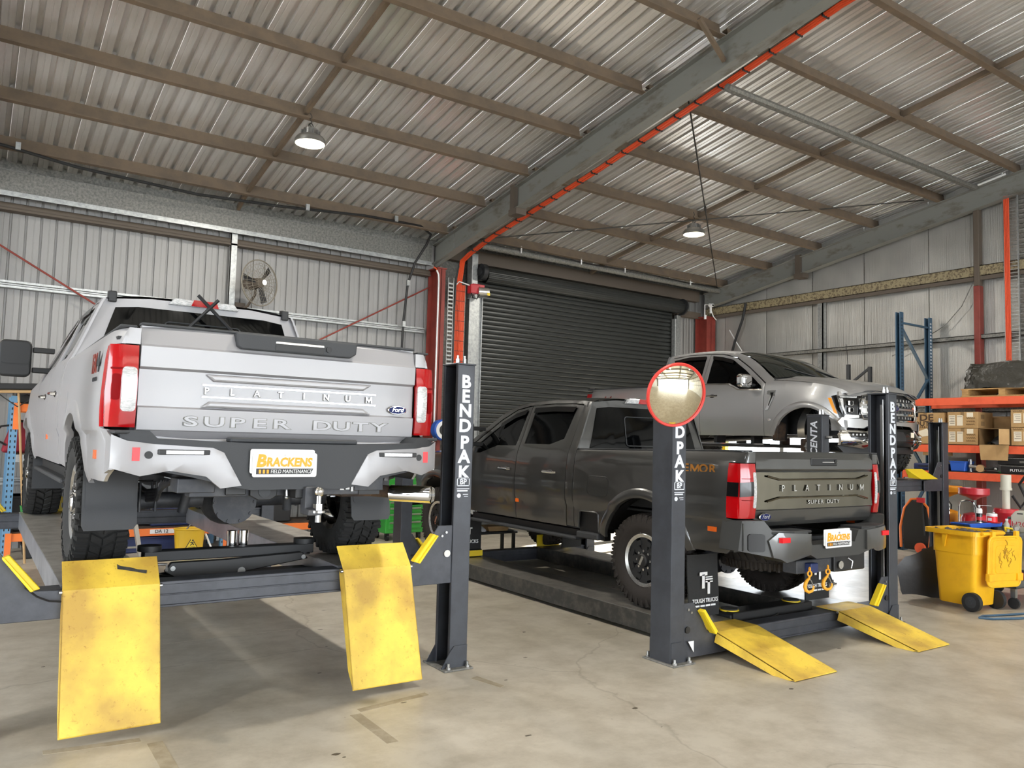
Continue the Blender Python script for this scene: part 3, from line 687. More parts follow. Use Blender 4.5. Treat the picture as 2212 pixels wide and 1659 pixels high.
# ---------------- four-post hoists ----------------
def hoist(label, xc, yf, zd, wid=3.18, length=5.0, brand='BENDPAK', ramps=None, posts=('fl', 'fr', 'bl', 'br'), H=2.262, dark=False, side_text=None, fl_text=True, fr_text=True, dxl=0):
    """xc centre, yf front face of the front posts, zd deck height, seen from -Y"""
    t = thing('four_post_hoist', label, 'vehicle hoist')
    xl, xr = xc-wid/2-dxl, xc+wid/2; yb = yf+length-.35
    zb = zd-.165                                                    # underside of beams
    def post(xo, sx, y, text, ptxt=None):
        mb = MB(); th = .008
        mb.box(xo-th/2, xo+th/2, y, y+.22, .0, H)
        for yy in (y, y+.22-th): mb.box(min(xo, xo-sx*.145), max(xo, xo-sx*.145), yy, yy+th, 0, H)
        for yy in (y, y+.22): mb.box(min(xo-sx*.14, xo-sx*.147), max(xo-sx*.14, xo-sx*.147), min(yy, yy+(.03 if yy == y else -.03)), max(yy, yy+(.03 if yy == y else -.03)), 0, H)
        p = mb.build('post', 'post_grey', t, .003)
        MB().box(xo-sx*.155-.0, xo+sx*.01, y-.008, y+.228, H, H+.012).build('post_cap', 'post_grey', p, .002)
        for dx in (.05, .11):
            MB().cyl((xo-sx*dx, y+.07, H+.012), (xo-sx*dx, y+.07, H+.05), .016, n=8).cyl((xo-sx*dx, y+.07, H+.05), (xo-sx*dx, y+.07, H+.075), .009, n=8).build('adjusting_nut', 'steel', p)
        MB().cyl((xo-sx*.07, y+.1, .1), (xo-sx*.07, y+.1, H-.05), .008, n=8).box(xo-sx*.03-.012, xo-sx*.03+.012, y+.12, y+.15, .05, H-.1).build('lifting_cable', 'steel', p)
        bp = MB().box(xo-sx*.215 if sx > 0 else xo-.03, xo+.03 if sx > 0 else xo-sx*.215, y-.06, y+.28, 0, .014).build('base_plate', 'galv_dark', t, .003)
        for bx in (.17, .01):
            for by in (-.035, .255):
                MB().cyl((xo-sx*bx, y+by, .014), (xo-sx*bx, y+by, .03), .018, n=6).cyl((xo-sx*bx, y+by, .03), (xo-sx*bx, y+by, .055), .01, n=8).build('anchor_bolt', 'steel', bp)
        for yy in (y+.0-.009, y+.22):
            MB().prism([(xo, .014), (xo-sx*.215, .014), (xo-sx*.145, .13), (xo-sx*.11, .17), (xo, .17)], 'y', yy, yy+.008).build('gusset', 'post_grey', p)
        if text:
            mb = MB(); xm = xo-sx*.073
            letters('letter', [(ch, .134, T(xm, y-.002, z-.008) @ FACE_NY, .003, .038, 1.08) for ch, z in zip('BENDPAK', (2.138, 2.027, 1.917, 1.803, 1.677, 1.571, 1.452))], 'white_letter', p)
            mb.text('BP', .056, T(xm, y-.002, 1.376) @ FACE_NY, .003, 0, .02)
            for a in ((-.055, .055, 1.402, 1.408), (-.055, .055, 1.345, 1.351), (-.055, -.049, 1.345, 1.408), (.049, .055, 1.345, 1.408), (-.055, .055, 1.322, 1.328), (-.052, .04, 1.305, 1.316)):
                mb.box(xm+a[0], xm+a[1], y-.0035, y-.001, a[2], a[3])
            mb.cyl((xm-.035, y-.0005, 1.275), (xm-.035, y-.0035, 1.275), .017, n=14); mb.box(xm, xm+.045, y-.0035, y-.001, 1.28, 1.286); mb.box(xm+.01, xm+.045, y-.0035, y-.001, 1.266, 1.27)
            mb.build('logo_print', 'white_letter', p)
        return p
    P = {}
    for key, xo, sx, y in (('fl', xl, -1, yf), ('fr', xr, 1, yf), ('bl', xl, -1, yb), ('br', xr, 1, yb)):
        if key in posts: P[key] = post(xo, sx, y, brand == 'BENDPAK' and ((key == 'fl' and fl_text) or (key == 'fr' and fr_text)))
    for y in (yf+.05, yb+.06):
        mb = MB().box(xl+.12, xr-.12, y, y+.14, zb, zb+.155)
        mb.box(xl+.12, xr-.12, y-.01, y, zb+.135, zb+.155).box(xl+.12, xr-.12, y-.01, y, zb, zb+.015).box(xl+.12, xr-.12, y-.006, y, zb+.07, zb+.08)
        mb.build('cross_beam', 'beam_grey', t, .003)
    for xo, sx in ((xl, -1), (xr, 1)):
        for y in (yf+.012, yb+.2):
            q = lambda d, z: (xo-sx*d, zd+z)
            pl = MB().prism([q(.135, -.17), q(.135, .255), q(.265, .255), q(.425, .02), q(.47, -.005), q(.66, -.015), q(.66, -.17)], 'y', y, y+.012).build('carriage_plate', 'beam_grey', t, .003)
            if xc < 9: MB().prism([q(.30, .19), q(.335, .205), q(.49, .015), q(.445, .0)], 'y', y-.06, y-.002).prism([q(.30, .19), q(.312, .197), q(.462, .008), q(.445, .0)], 'y', y-.075, y-.06).build('safety_bar', 'yellow', pl, .004)
            MB().cyl((xo-sx*.19, y-.004, zd+.05), (xo-sx*.19, y-.012, zd+.05), .026, n=16).build('roller_cap', 'alu' if xc < 3 else 'black', pl)
            MB().cyl((xo-sx*.2, y, zd+.205), (xo-sx*.2, y-.01, zd+.205), .01, n=10).cyl((xo-sx*.235, y, zd+.18), (xo-sx*.235, y-.01, zd+.18), .009, n=10).build('bolt', 'steel', pl)
    y0, y1 = yf+.08, yb+.15
    for sx in (-1, 1):
        cx = xc+sx*.835
        rw = MB().box(cx-.255, cx-.25, y0, y1, zb, zd).box(cx+.25, cx+.255, y0, y1, zb, zd).box(cx-.255, cx+.255, y0, y1, zd-.006, zd-.001).box(cx-.255, cx+.255, y0, y0+.01, zb+.08, zd).build('runway', 'runway_dark' if dark else 'runway_side', t, .003)
        MB().box(cx-.25, cx+.25, y0+.004, y1-.004, zd-.001, zd+.001).build('deck', 'deck_grey' if dark else 'runway_deck', rw)
        MB().box(cx-.2, cx+.2, y1-.02, y1, zd, zd+.16).build('front_stop', 'yellow', rw, .005)
        if ramps:
            rp = MB(); pts = ramps                                 # (y, z) profile of the ramp plate
            lo = [(p[0]+.004, p[1]-.009) for p in pts]
            rp.prism(pts+lo[::-1], 'x', cx-.255, cx+.255)
            d = Vector((pts[-1][0]-pts[1][0], pts[-1][1]-pts[1][1])).normalized(); nrm = Vector((-d.y, d.x))
            if nrm.y > 0: nrm = -nrm
            if ramps[0][1] > zd+.05: nrm = Vector((abs(nrm.x), -abs(nrm.y)*.2))
            a, b = Vector(pts[1]), Vector(pts[-1]); c = a.lerp(b, .86)
            for sx2 in (-.255, .247):
                rp.prism([tuple(a), tuple(b), tuple(c+nrm*.06), tuple(a+nrm*.09)], 'x', cx+sx2, cx+sx2+.008)
            r = rp.build('ramp', 'ramp_yellow', t, .002)
            MB().cyl((cx-.27, pts[1][0]+.012, pts[1][1]-.012), (cx+.27, pts[1][0]+.012, pts[1][1]-.012), .01, n=10).build('hinge_pin', 'steel', r)
            if ramps[0][1] > zd+.05 and sx < 0:
                u = lambda f: (pts[0][0]+(pts[1][0]-pts[0][0])*f-.003, pts[0][1]+(pts[1][1]-pts[0][1])*f+.002)
                sc = [(.03, .22), (.05, .3), (.075, .33), (.1, .36), (.14, .45), (.19, .5), (.185, .62), (.16, .58), (.12, .52), (.08, .46), (.03, .4)]
                MB().add([(cx+x, u(f)[0], u(f)[1]) for x, f in sc], [tuple(range(len(sc)))]).build('scraped_patch', 'runway_dark', r)
    return t, P
h1, P1 = hoist('raised grey four post hoist carrying the white truck', 1.575, 5.152, .80, ramps=[(5.27, .935), (5.132, .79), (4.90, .055)], fl_text=True, dxl=.10)
h2, P2 = hoist('lowered grey four post hoist carrying the dark grey truck', 6.145, 4.415, .20, ramps=[(4.64, .208), (4.40, .205), (3.66, .012)], dark=True, fl_text=True)
MB().add([(4.735, 4.404, .165), (4.80, 4.404, .165), (4.80, 4.404, .075)], [(0, 1, 2)]).build('warning_sticker', 'white', P2['fl'])
MB().tube([(.30, 5.10, .83), (.36, 5.10, .775), (.42, 5.10, .745), (.48, 5.11, .735)], .006, 6).build('air_tube', 'black', h1)
h3, P3 = hoist('grey four post hoist holding the silver ute up high', 10.475, 6.07, 1.29, wid=3.10, brand=None, H=2.12, length=5.2, dark=True)
mb = MB().box(8.916, 8.921, 6.09, 6.27, 1.2, 2.1); mb.build('sign_panel', 'plastic_dk', P3['fl'])
mb = MB().text('ASCENTA', .135, T(8.914, 6.18, 1.745) @ FACE_NX @ RZ(PI/2), .003, 0, .02, shear=.18); mb.build('lettering', 'white_letter', P3['fl'])
MB().cyl((9.0, 6.06, 1.84), (9.0, 5.99, 1.84), .02, n=12).build('stud', 'steel', P3['fl'])
MB().prism([(6.0, 1.30), (6.2, 1.31), (6.25, 1.43), (6.24, 1.44)], 'x', 11.16, 11.6).build('wheel_ramp', 'yellow', h3, .004)
# rolling jacks
t = thing('rolling_jack', 'black bridge jack hung between the decks under the white truck', 'jack')
MB().box(1.0, 2.16, 5.72, 5.82, .83, .90).build('top_beam', 'plastic_blk', t, .006)
MB().prism([(1.12, .77), (1.16, .83), (1.5, .83), (2.05, .85), (2.1, .80), (1.6, .73), (1.2, .72)], 'y', 5.66, 5.70).build('scissor_arm', 'black', t, .006)
MB().prism([(1.12, .73), (1.3, .70), (2.1, .78), (2.05, .84), (1.6, .80)], 'y', 5.84, 5.88).build('scissor_arm', 'black', t, .006)
for x, z in ((1.17, .79), (2.06, .815), (1.62, .745)): MB().cyl((x, 5.65, z), (x, 5.664, z), .026 if x == 1.62 else .016, n=16).build('pivot', 'steel', t)
for x in (1.04, 2.10): MB().cyl((x, 5.77, .90), (x, 5.77, .935), .075, n=20).cyl((x, 5.77, .82), (x, 5.77, .9), .05, n=14).build('lift_pad', 'plastic_blk', t)
for x in (1.60, 1.68): MB().cyl((x, 5.86, .88), (x, 5.86, 1.0), .035, n=18).build('extension_tube', 'chrome', t)
MB().box(.92, 2.24, 5.60, 5.94, .66, .71).build('carriage', 'black', t)
MB().tube([(1.05, 5.55, .84), (1.1, 5.5, .845), (1.1, 5.5, .8)], .008, 6).build('handle', 'steel', t)
t = thing('rolling_jack', 'black bridge jack with yellow rimmed pads behind the dark truck', 'jack')
MB().box(5.6, 6.72, 4.68, 4.86, .13, .245).build('top_beam', 'black', t, .006)
MB().box(5.5, 6.8, 4.62, 5.0, .06, .11).build('carriage', 'plastic_blk', t, .004)
for x in (5.68, 6.56):
    MB().cyl((x, 4.80, .22), (x, 4.80, .262), .075, n=20).build('lift_pad', 'rubber', t)
    MB().cyl((x, 4.80, .240), (x, 4.80, .252), .086, n=24).build('pad_rim', 'yellow', t)
MB().box(5.58, 5.78, 4.70, 4.9, .1, .225).build('pad_housing', 'plastic_blk', t, .006)
for x in (6.0, 6.3, 6.45): MB().cyl((x, 4.69, .17), (x, 4.70, .17), .014, n=12).build('bolt', 'steel', t)
MB().cyl((5.85, 4.6, .12), (6.2, 4.68, .18), .012, n=8).build('handle', 'black', t)
# convex mirror on the second hoist's left post
nv = Vector((-.27, -.93, -.24)).normalized(); q = nv.to_track_quat('Z', 'Y').to_matrix().to_4x4()
t = thing('convex_mirror', 'round convex safety mirror with red rim on a hoist post', 'mirror', (4.415, 4.25, 2.075))
R0, hh = .232, .062; RS = (R0*R0+hh*hh)/(2*hh); am = math.asin(R0/RS)
MB().lathe([(RS*math.sin(am*(1-i/14)), RS*math.cos(am*(1-i/14))-RS*math.cos(am)) for i in range(15)], 48, M=q).build('mirror_dome', 'mirror', t)
MB().lathe([(R0-.004, .004), (R0+.012, .012), (R0+.018, 0), (R0+.012, -.022), (R0-.02, -.03), (0, -.03)], 48, M=q).build('rim', 'mirror_red', t)
MB().tube([tuple(-nv*.03), (.04, .1, 0), (.13, .16, -.02)], .014, 8).box(.11, .15, .12, .2, -.06, .04).build('bracket', 'galv', t)
# ---------------- pickup trucks ----------------
_wm = {}
def wheel_meshes(r=.43, wd=.31):
    hw = wd/2
    prof = [(r*.56, -hw*.72), (r*.60, -hw*.86), (r*.72, -hw*.98), (r*.86, -hw*.97), (r*.94, -hw*.86), (r*.955, -hw*.7), (r*.962, 0), (r*.955, hw*.7), (r*.94, hw*.86), (r*.86, hw*.97), (r*.72, hw*.98), (r*.60, hw*.86), (r*.56, hw*.72)]
    tyre = MB().lathe(prof, 48, M=RY(PI/2))
    tread = MB(); n = 34
    def blk(a0, a1, x0, x1, sk, ri=.95, ro=1.0):
        vs = []
        for rr_ in (r*ri, r*ro):
            for x, a_off in ((x0, 0), (x1, sk)):
                for a in (a0, a1):
                    t_ = (.012 if rr_ > r*.97 else 0)
                    aa = a+a_off+(t_ if a == a0 else -t_)
                    k = r*.0+rr_-(abs(x)/hw)**4*r*.035
                    vs.append((x, k*math.cos(aa), k*math.sin(aa)))
        tread.add(vs, [(4, 5, 7, 6), (0, 1, 5, 4), (2, 6, 7, 3), (0, 4, 6, 2), (1, 3, 7, 5)])
    for k in range(n):
        a = 2*PI*k/n; p = 2*PI/n
        blk(a+p*.06, a+p*.80, -hw*.42, -hw*.03, p*.5); blk(a+p*.56, a+p*1.30, hw*.03, hw*.42, -p*.5)
        for s_ in (-1, 1):
            o = 0 if s_ < 0 else p*.5
            blk(a+o+p*.05, a+o+p*.42, min(s_*hw*.5, s_*hw*.98), max(s_*hw*.5, s_*hw*.98), 0, .93)
            blk(a+o+p*.54, a+o+p*.90, min(s_*hw*.5, s_*hw*.90), max(s_*hw*.5, s_*hw*.90), 0, .93)
            blk(a+o+p*.1, a+o+p*.5, min(s_*hw*.9, s_*hw*1.0), max(s_*hw*.9, s_*hw*1.0), 0, .84, .95)
    return tyre, tread
TYRE, TREAD = wheel_meshes()
def rim_parts(style):
    """outer face looks to -X"""
    r = .255; out = {}
    dish = MB()
    dish.lathe([(r, -.10), (r, -.118), (r*.94, -.122), (r*.90, -.10), (r*.86, -.06), (r*.82, .1), (r, .12)], 40, M=RY(PI/2))
    out['rim'] = dish
    ring = MB().lathe([(r*.985, -.119), (r*.94, -.128), (r*.82, -.118), (r*.80, -.105), (r*.88, -.1)], 48, M=RY(PI/2)); out['rim_edge'] = ring
    sp = MB()
    for k in range(8):
        M = RX(2*PI*k/8)
        sp.add([(x, y, z) for z, wy, x0, x1 in ((.06, .034, -.105, -.05), (.215, .05, -.118, -.08)) for x in (x0, x1) for y in (-wy, wy)], [(0, 1, 5, 4), (0, 4, 6, 2), (1, 3, 7, 5), (2, 6, 7, 3), (4, 5, 7, 6)], 0, False, M)
        sp.box(-.122, -.10, -.03, .03, .14, .185, M=RX(2*PI*(k+.5)/8))
    sp.lathe([(.02, -.07), (.1, -.06), (.225, -.02)], 24, M=RY(PI/2))
    out['spokes'] = sp
    hub = MB().lathe([(0, -.15), (.05, -.15), (.062, -.14), (.065, -.1), (.105, -.095), (.11, -.06)], 28, M=RY(PI/2)); out['hub_cap'] = hub
    for k in range(8): a = 2*PI*k/8; out['lug_nut%d' % k] = MB().cyl((-.09, .085*math.cos(a), .085*math.sin(a)), (-.122, .085*math.cos(a), .085*math.sin(a)), .012, n=8)
    return out
def make_wheel(root, x, y, z, side, mats):
    """side -1: outer face to -X"""
    key = mats
    if key not in _wm:
        o = TYRE.build('wheel', mats[0], root); tr = TREAD.build('tread', mats[0], o)
        for nm, mb in rim_parts(0).items():
            nm = nm.rstrip('01234567'); mt = {'rim': mats[2], 'rim_edge': mats[1], 'spokes': mats[2], 'hub_cap': mats[3], 'lug_nut': 'chrome'}[nm]
            mb.build(nm, mt, o)
        MB().box(-.152, -.149, -.013, .013, -.045, .045, M=RX(.5)).build('hub_badge', 'machined', o)
        _wm[key] = o
    else:
        o = dup(_wm[key], parent=root)
    o.location = (x, y, z); o.rotation_euler = (0, 0, 0 if side < 0 else PI)
    return o
def badge_oval(parent, M, s=.075, name='badge'):
    o = MB().lathe([(0, .004), (s*.9, .004), (s, .0)], 28, M=M @ Matrix.Diagonal((1, .42, 1, 1))).build(name, 'chrome', parent)
    mb = MB().lathe([(0, .0055), (s*.9, .0055)], 28, M=M @ Matrix.Diagonal((1, .40, 1, 1))); mb.build('badge_field', 'badge_blue', o)
    MB().text('Ford', s*.62, M @ T(0, .002, .0065), .001, 0, .0, shear=.35).build('badge_script', 'chrome', o)
    return o
def plate(parent, x, y, z, big, tilt=0.0):
    M = T(x, y, z) @ RX(tilt) @ FACE_NY
    o = MB().prism(rounded(-.186, .186, -.068, .068, .012), 'z', -.004, 0, M=M).build('number_plate', 'white', parent, .001)
    mb = MB().text('B', .094, M @ T(-.140, .020, .001), .002, 0, .045, shear=.15); mb.text('RACKENS', .068, M @ T(.022, .014, .001), .002, 0, .042, shear=.12, sx=.89); mb.build('plate_name', 'plate_orange', o)
    MB().prism([(-.165, -.052), (-.165, -.02), (.165, -.02), (.15, -.052)], 'z', .0004, .0012, M=M).build('plate_band', 'black', o)
    MB().text('FIELD MAINTENANCE', .030, M @ T(.036, -.037, .0016), .001, 0, .008, shear=.12, sx=.82).build('plate_text', 'white', o)
    mb = MB()
    for k in range(3): mb.box(-.15+.022*k, -.138+.022*k, -.048, -.026, .0013, .0018, M=M)
    mb.build('plate_icon', 'plate_orange', o)
    MB().prism(rounded(-.186, .186, -.068, .068, .012), 'z', -.004, 0, M=T(x-.012, y+.008, z+.02) @ RX(tilt) @ FACE_NY).build('under_plate', 'white', o)
    for sx in (-.0,): MB().cyl((x+sx, y-.004, z+.056), (x+sx, y-.008, z+.056), .008, n=10).build('plate_screw', 'steel', o)
    return o
def pickup(S):
    root = thing('pickup_truck', S['label'], 'pickup truck', S['loc'], S['rz'])
    PT = S['paint']; yF = S['yF']; zt = .001
    Wt = S['W']
    def W(y, z):
        w_ = smooth_tab(Wt, z)
        for ya in (0, yF):
            d = math.hypot(y-ya, z-.45); w_ += S['flare']*(1-sstep(.56, .80, d))*sstep(.3, .5, d) if z < 1.2 else 0
        t_ = (y-(S['yN']-.75))/.75
        if t_ > 0: w_ -= S['nose_in']*t_**2.4
        t_ = (-S['yT_in']-y)/.35
        if t_ > 0: w_ -= S.get('tail_in', .03)*t_*t_*(1+S.get('tail_low', 0)*max(0, 1.36-z))
        return w_
    def side(sx):
        def fn(y, z, d): return (sx*(W(y, z)-d), y, z)
        return fn
    Z0 = S['z0']; aR = S.get('aR', .56)
    def archpts(ya, z):          # from rear to front over the top
        a = math.degrees(math.asin((z-.45)/aR)); return arc(ya, .45, aR, 180-a, a, 20)
    def halfx(z): return math.sqrt(aR*aR-(z-.45)**2)
    yT, yBF, yRD, yS, yFD, yN = S['yT'], S['yBF'], S['yRD'], S['yS'], S['yFD'], S['yN']
    g = .004
    rail = lambda y: smooth_tab(S['rail'], y)
    notch = [(.62, Z0), (.63, .79), (.66, .805), (.90, .805), (.93, .79), (.95, Z0+.02)] if S.get('bedstep') else []
    bed = [(yBF-g, Z0+.02), (yBF-g, S['zBedF']), (yT-.01, S['zBedR']), (yT-.01, 1.365), (yT+.145, 1.365), (yT+.145, .91), (yT+.08, .90), (yT+.08, Z0+.07), (yT+.17, Z0)]+archpts(0, Z0)+notch
    # doors and greenhouse outlines
    dt = S['door_top']           # [(y,z)] from rear to front
    dtop = lambda y: lerp_tab(dt, y)
    rd_top = [(yRD, dtop(yRD))]+[p for p in dt if yRD < p[0] < yS]+[(yS-g, dtop(yS-g))]
    fd_top = [(yS+g, dtop(yS+g))]+[p for p in dt if yS+g < p[0]]
    rear_door = [(yS-g, Z0+.01), (yRD, Z0+.01)]+rd_top
    front_door = [(yFD-g, Z0+.01), (yS+g, Z0+.01)]+fd_top+[(yFD-g, S['zFDtop'])]
    for sx in (-1, 1):
        fn = side(sx)
        b = MB().panel([bed], fn, .07, th=.02, edge=.002).build('bedside', PT, root, auto=30)
        MB().panel([[(.842, 1.367), (.985, 1.367), (.972, 1.42), (.95, S['zBedR']), (.842, S['zBedR'])]], lambda x, z, d, sx=sx: (sx*min(x, W(yT, z)-.002), yT-.012+(max(0, x-.90)/.08)**2*.03+d, z), .03, th=.14).build('bed_corner', PT, root)
        if sx < 0 and S.get('fuel'):
            MB().panel([rounded(.47, .78, .98, 1.16, .05)], lambda y, z, d: fn(y, z, d-.002), .06, th=.004).build('fuel_door', PT, b)
        rl = [(y, rail(y)) for y in [yBF+.02+(S['yWB']-yBF-.02)*i/26 for i in range(27)]]
        if notch:
            MB().box(min(sx*.80, sx*.95), max(sx*.80, sx*.95), .61, .96, .60, .82).build('bed_step_recess', 'black', b)
            MB().box(min(sx*.86, sx*1.01), max(sx*.86, sx*1.01), .62, .95, .535, .60).build('bed_step', 'plastic_dk', b, .014, 2)
            MB().tube([(sx*(W(y, z)+.003), y, z) for y, z in notch], .008, 6).build('recess_frame', PT, b)
            MB().tube([(sx*(W(y, z)+.0005), y, z) for y, z in rounded(.465, .785, .975, 1.165, .052)], .003, 5, closed=True).build('fuel_door_gap', 'black', b)
        # cab side: c-pillar, roof rail and a-pillar in one piece, doors left open
        cab = [(yBF+g, Z0+.02), (yBF+g, 1.40)]+rl+[(S['yWB'], S['zWB']-.03), (yFD+.01, S['zWB']-.04)]+[(p[0]+.012, p[1]+.012) for p in reversed(fd_top)]+[(p[0], p[1]+.012) for p in reversed(rd_top)]+[(yRD-.012, Z0+.02)]
        MB().panel([cab], fn, .07, th=.02, edge=.002).build('cab_side', PT, root, auto=30)
        for nm, ol, wn in (('rear_door', rear_door, S['win_r']), ('front_door', front_door, S['win_f'])):
            d = MB().panel([ol, wn], fn, .07, th=.02, edge=.002).build(nm, PT, root, auto=30)
            MB().panel([wn], lambda y, z, dd: fn(y, z, dd+.012), .1, th=.004).build('side_window', 'glass_dark', d)
            ys_ = [p[0] for p in wn]; zs = [p[1] for p in wn]
            hy = S['handles'][0 if nm == 'rear_door' else 1]; hz = S['zHandle']
            x_ = W(hy, hz)
            MB().tube([(sx*(x_+.002), hy-.10, hz), (sx*(x_+.03), hy-.085, hz), (sx*(x_+.033), hy+.085, hz+.004), (sx*(x_+.002), hy+.1, hz+.004)], .014, 8).build('door_handle', 'chrome', d)
            MB().ball((sx*(x_-.003), hy, hz), (.012, .06, .028)).build('handle_cup', 'plastic_blk', d)
            # weather visor over the window
            tops = [p for p in wn if p[1] > 1.6] if S['visor'] else []
            if tops:
                tp = sorted(tops); vis = [(p[0], p[1]+.012) for p in tp]+[(p[0]-(0 if i else -.02), p[1]-.045) for i, p in reversed(list(enumerate(tp)))]
                if len(tp) > 1: MB().panel([vis], lambda y, z, dd: fn(y, z, dd-.018), .1, th=.004).build('window_visor', 'black_gloss', d)
            if S.get('marker') and nm == 'rear_door':
                xm = W(yS-.03, .83); MB().box(sx*(xm+.006)-.006, sx*(xm+.006)+.006, yS-.06, yS-.01, .805, .845).build('side_reflector', 'orange_lens', d)
        # fender
        a_ = archpts(yF, Z0)
        nose_z = S['zN']
        fe = [(yFD+g, Z0+.01)]+[(yF-halfx(Z0)-.0001, Z0)][:0]+a_+[(yN-.16, .60+S['bump_h']), (yN-.16, S['lampz'][0]), (S.get('lamp_side_lo', S['lamp_side']), S['lampz'][0]+.02), (S['lamp_side'], S['lampz'][1])]+[(p[0], p[1]-.006) for p in reversed(S['hood_edge'])]+[(yFD+g, S['hood_edge'][0][1]-.01)]
        MB().panel([fe], fn, .07, th=.02, edge=.002).build('fender', PT, root, auto=30)
        # wheel arch lips and liners
        for ya, nm in ((0, 'arch'), (yF, 'arch')):
            mb = MB(); prof = [(q_*aR/.56, o_) for q_, o_ in ((.545, -.03), (.55, .012), (.575, .02), (.62, .012), (.645, -.004))]
            def lip(u, v, ya=ya, sx=sx):
                a = math.radians(166-u*152); i = v*(len(prof)-1); k = min(int(i), len(prof)-2); f = i-k
                r_ = prof[k][0]+(prof[k+1][0]-prof[k][0])*f; o_ = prof[k][1]+(prof[k+1][1]-prof[k][1])*f
                y = ya+r_*math.cos(a); z = .45+r_*math.sin(a); return (sx*(W(y, max(z, .5))+(o_ if o_ < 0 else o_*min(1, u*6, (1-u)*6))), y, z)
            mb.grid(lip, 36, 8); mb.build('wheel_arch', S['arch_mat'], root, auto=60)
            if S.get('front_off') and ya > 1 and sx > 0: continue
            mb = MB(); mb.grid(lambda u, v, ya=ya, sx=sx: (sx*(.64+v*.33), ya+.55*math.cos(PI*(.12+.76*u)), .45+.55*math.sin(PI*(.12+.76*u))), 20, 2)
            mb.add([(sx*.64, ya+.56*math.cos(t_), .45+.56*math.sin(t_)) for t_ in [PI*(.25+.5*i/16) for i in range(17)]], [tuple(range(17))]); mb.build('wheel_liner', 'black', root)
        if S.get('step'):
            MB().box(min(sx*.86, sx*1.0), max(sx*.86, sx*.99), .98 if S.get('bedstep') else .75, yFD-.0, .50, .535).build('side_step', 'plastic_dk', root, .015, 2)
            MB().box(min(sx*.85, sx*.93), max(sx*.85, sx*.93), .6, yFD, .53, .60).build('rocker', 'black', root)
    # roof, windshield
    def top(y, u, bow=0, crown=.05):
        wz = W(y, rail(y)); x = wz*u; return (x, y+bow*(1-u*u), rail(y)+crown*(1-u*u*u*u)-.002)
    yr0, yr1, yw = yBF+.03, S['yRW'], S['yWB']
    MB().grid(lambda u, v: top(yr0+(yr1-yr0)*v, 2*u-1), 18, 12).build('roof', PT, root)
    ws = MB(); ws.grid(lambda u, v: top(yr1+.03+(yw-yr1-.05)*v, (2*u-1)*.95, .02+.22*v, .05), 18, 12)
    wo = ws.build('windshield', S['ws_mat'], root)
    if S.get('sticker'):
        p = top(yr1+.09, .80, .03); MB().lathe([(0, .0), (.05, 0)], 20, M=T(p[0], p[1]+.02, p[2]-.03) @ RX(-.9) @ Matrix.Diagonal((1, .5, 1, 1))).build('windshield_sticker', 'green', wo)
    mb = MB(); mb.grid(lambda u, v: top(yw-.04+.1*v, (2*u-1)*.97, .2, .03-.03*v), 16, 2); mb.build('cowl', 'plastic_blk', root)
    for sgn in (-.5, .25):
        MB().tube([top(yw-.03, sgn, .235, .06), top(yw-.12, sgn+.2, .21, .06), top(yw-.2, sgn+.38, .17, .065)], .009, 6).build('wiper', 'plastic_blk', root)
    # hood
    he = S['hood_edge']
    def hood(u, v):
        y = he[0][0]+.1+(he[-1][0]-he[0][0]-.1)*v; z = lerp_tab(he, y); wz = W(y, z)-.004; x = wz*(2*u-1); q_ = abs(2*u-1)
        bow = S['nose_bow']*(1-q_*q_)*v**3
        return (x, y+bow, z+(.055+.035*sstep(.78, .6, q_))*(1-q_**5)-.045*v**6)
    MB().grid(hood, 28, 14).build('hood', PT, root)
    # cab back wall and rear window
    yb_ = yBF+.005
    def back(x, z, d): return (x, yb_+.06*sstep(1.4, 1.95, z)-.03*(1-(x/.9)**2)+d, z)
    zt_ = rail(yBF+.03)
    outl = [(-.93, .8), (.93, .8), (.93, 1.44), (.765, zt_-.005), (.4, zt_+.03), (-.4, zt_+.03), (-.765, zt_-.005), (-.93, 1.44)]
    rwz = S['rear_win']; hole = [(-.80, 1.42), (.80, 1.42), (.665, rwz-.02), (.5, rwz), (-.5, rwz), (-.665, rwz-.02)]
    cb = MB().panel([outl, hole], back, .12, th=.02).build('cab_back', PT, root)
    rw = MB().panel([hole], lambda x, z, d: back(x, z, d-.006), .12, th=.006).build('rear_window', 'glass_dark', root)
    fr_ = [(-.3, 1.46), (.3, 1.46), (.3, rwz-.1), (-.3, rwz-.1)]
    MB().tube([back(x, z, -.012) for x, z in rounded(-.3, .3, 1.47, rwz-.1, .03, 3)], .006, 5, closed=True).build('sliding_pane_frame', 'plastic_dk', rw)
    # third brake light
    bl = MB().prism([(-.28, zt_+.0), (.28, zt_+.0), (.24, zt_+.055), (-.24, zt_+.055)], 'y', yb_-.01, yb_+.08).build('high_brake_light', 'white_lens', root, .008, 2)
    MB().prism([(-.11, zt_+.003), (.11, zt_+.003), (.09, zt_+.054), (-.09, zt_+.054)], 'y', yb_-.016, yb_).build('brake_lens', 'red_lens', bl)
    # added dark core so nothing shows and no light leaks through the gaps
    core = [(yT+.05, .75), (yBF, .75), (yBF, 1.2), (yBF+.08, 1.38), (yBF+.12, rail(yBF+.12)-.03), (yr1, rail(yr1)-.03), (yw-.25, rail(yw-.25)-.05), (yw, 1.2), (yN-.25, .98), (yN-.25, .7), (yF+.58, .62), (yF+.58, 1.02), (yF-.58, 1.02), (yF-.58, .55), (yBF, .55), (.58, .6), (.58, 1.04), (-.58, 1.04), (-.58, .7)]
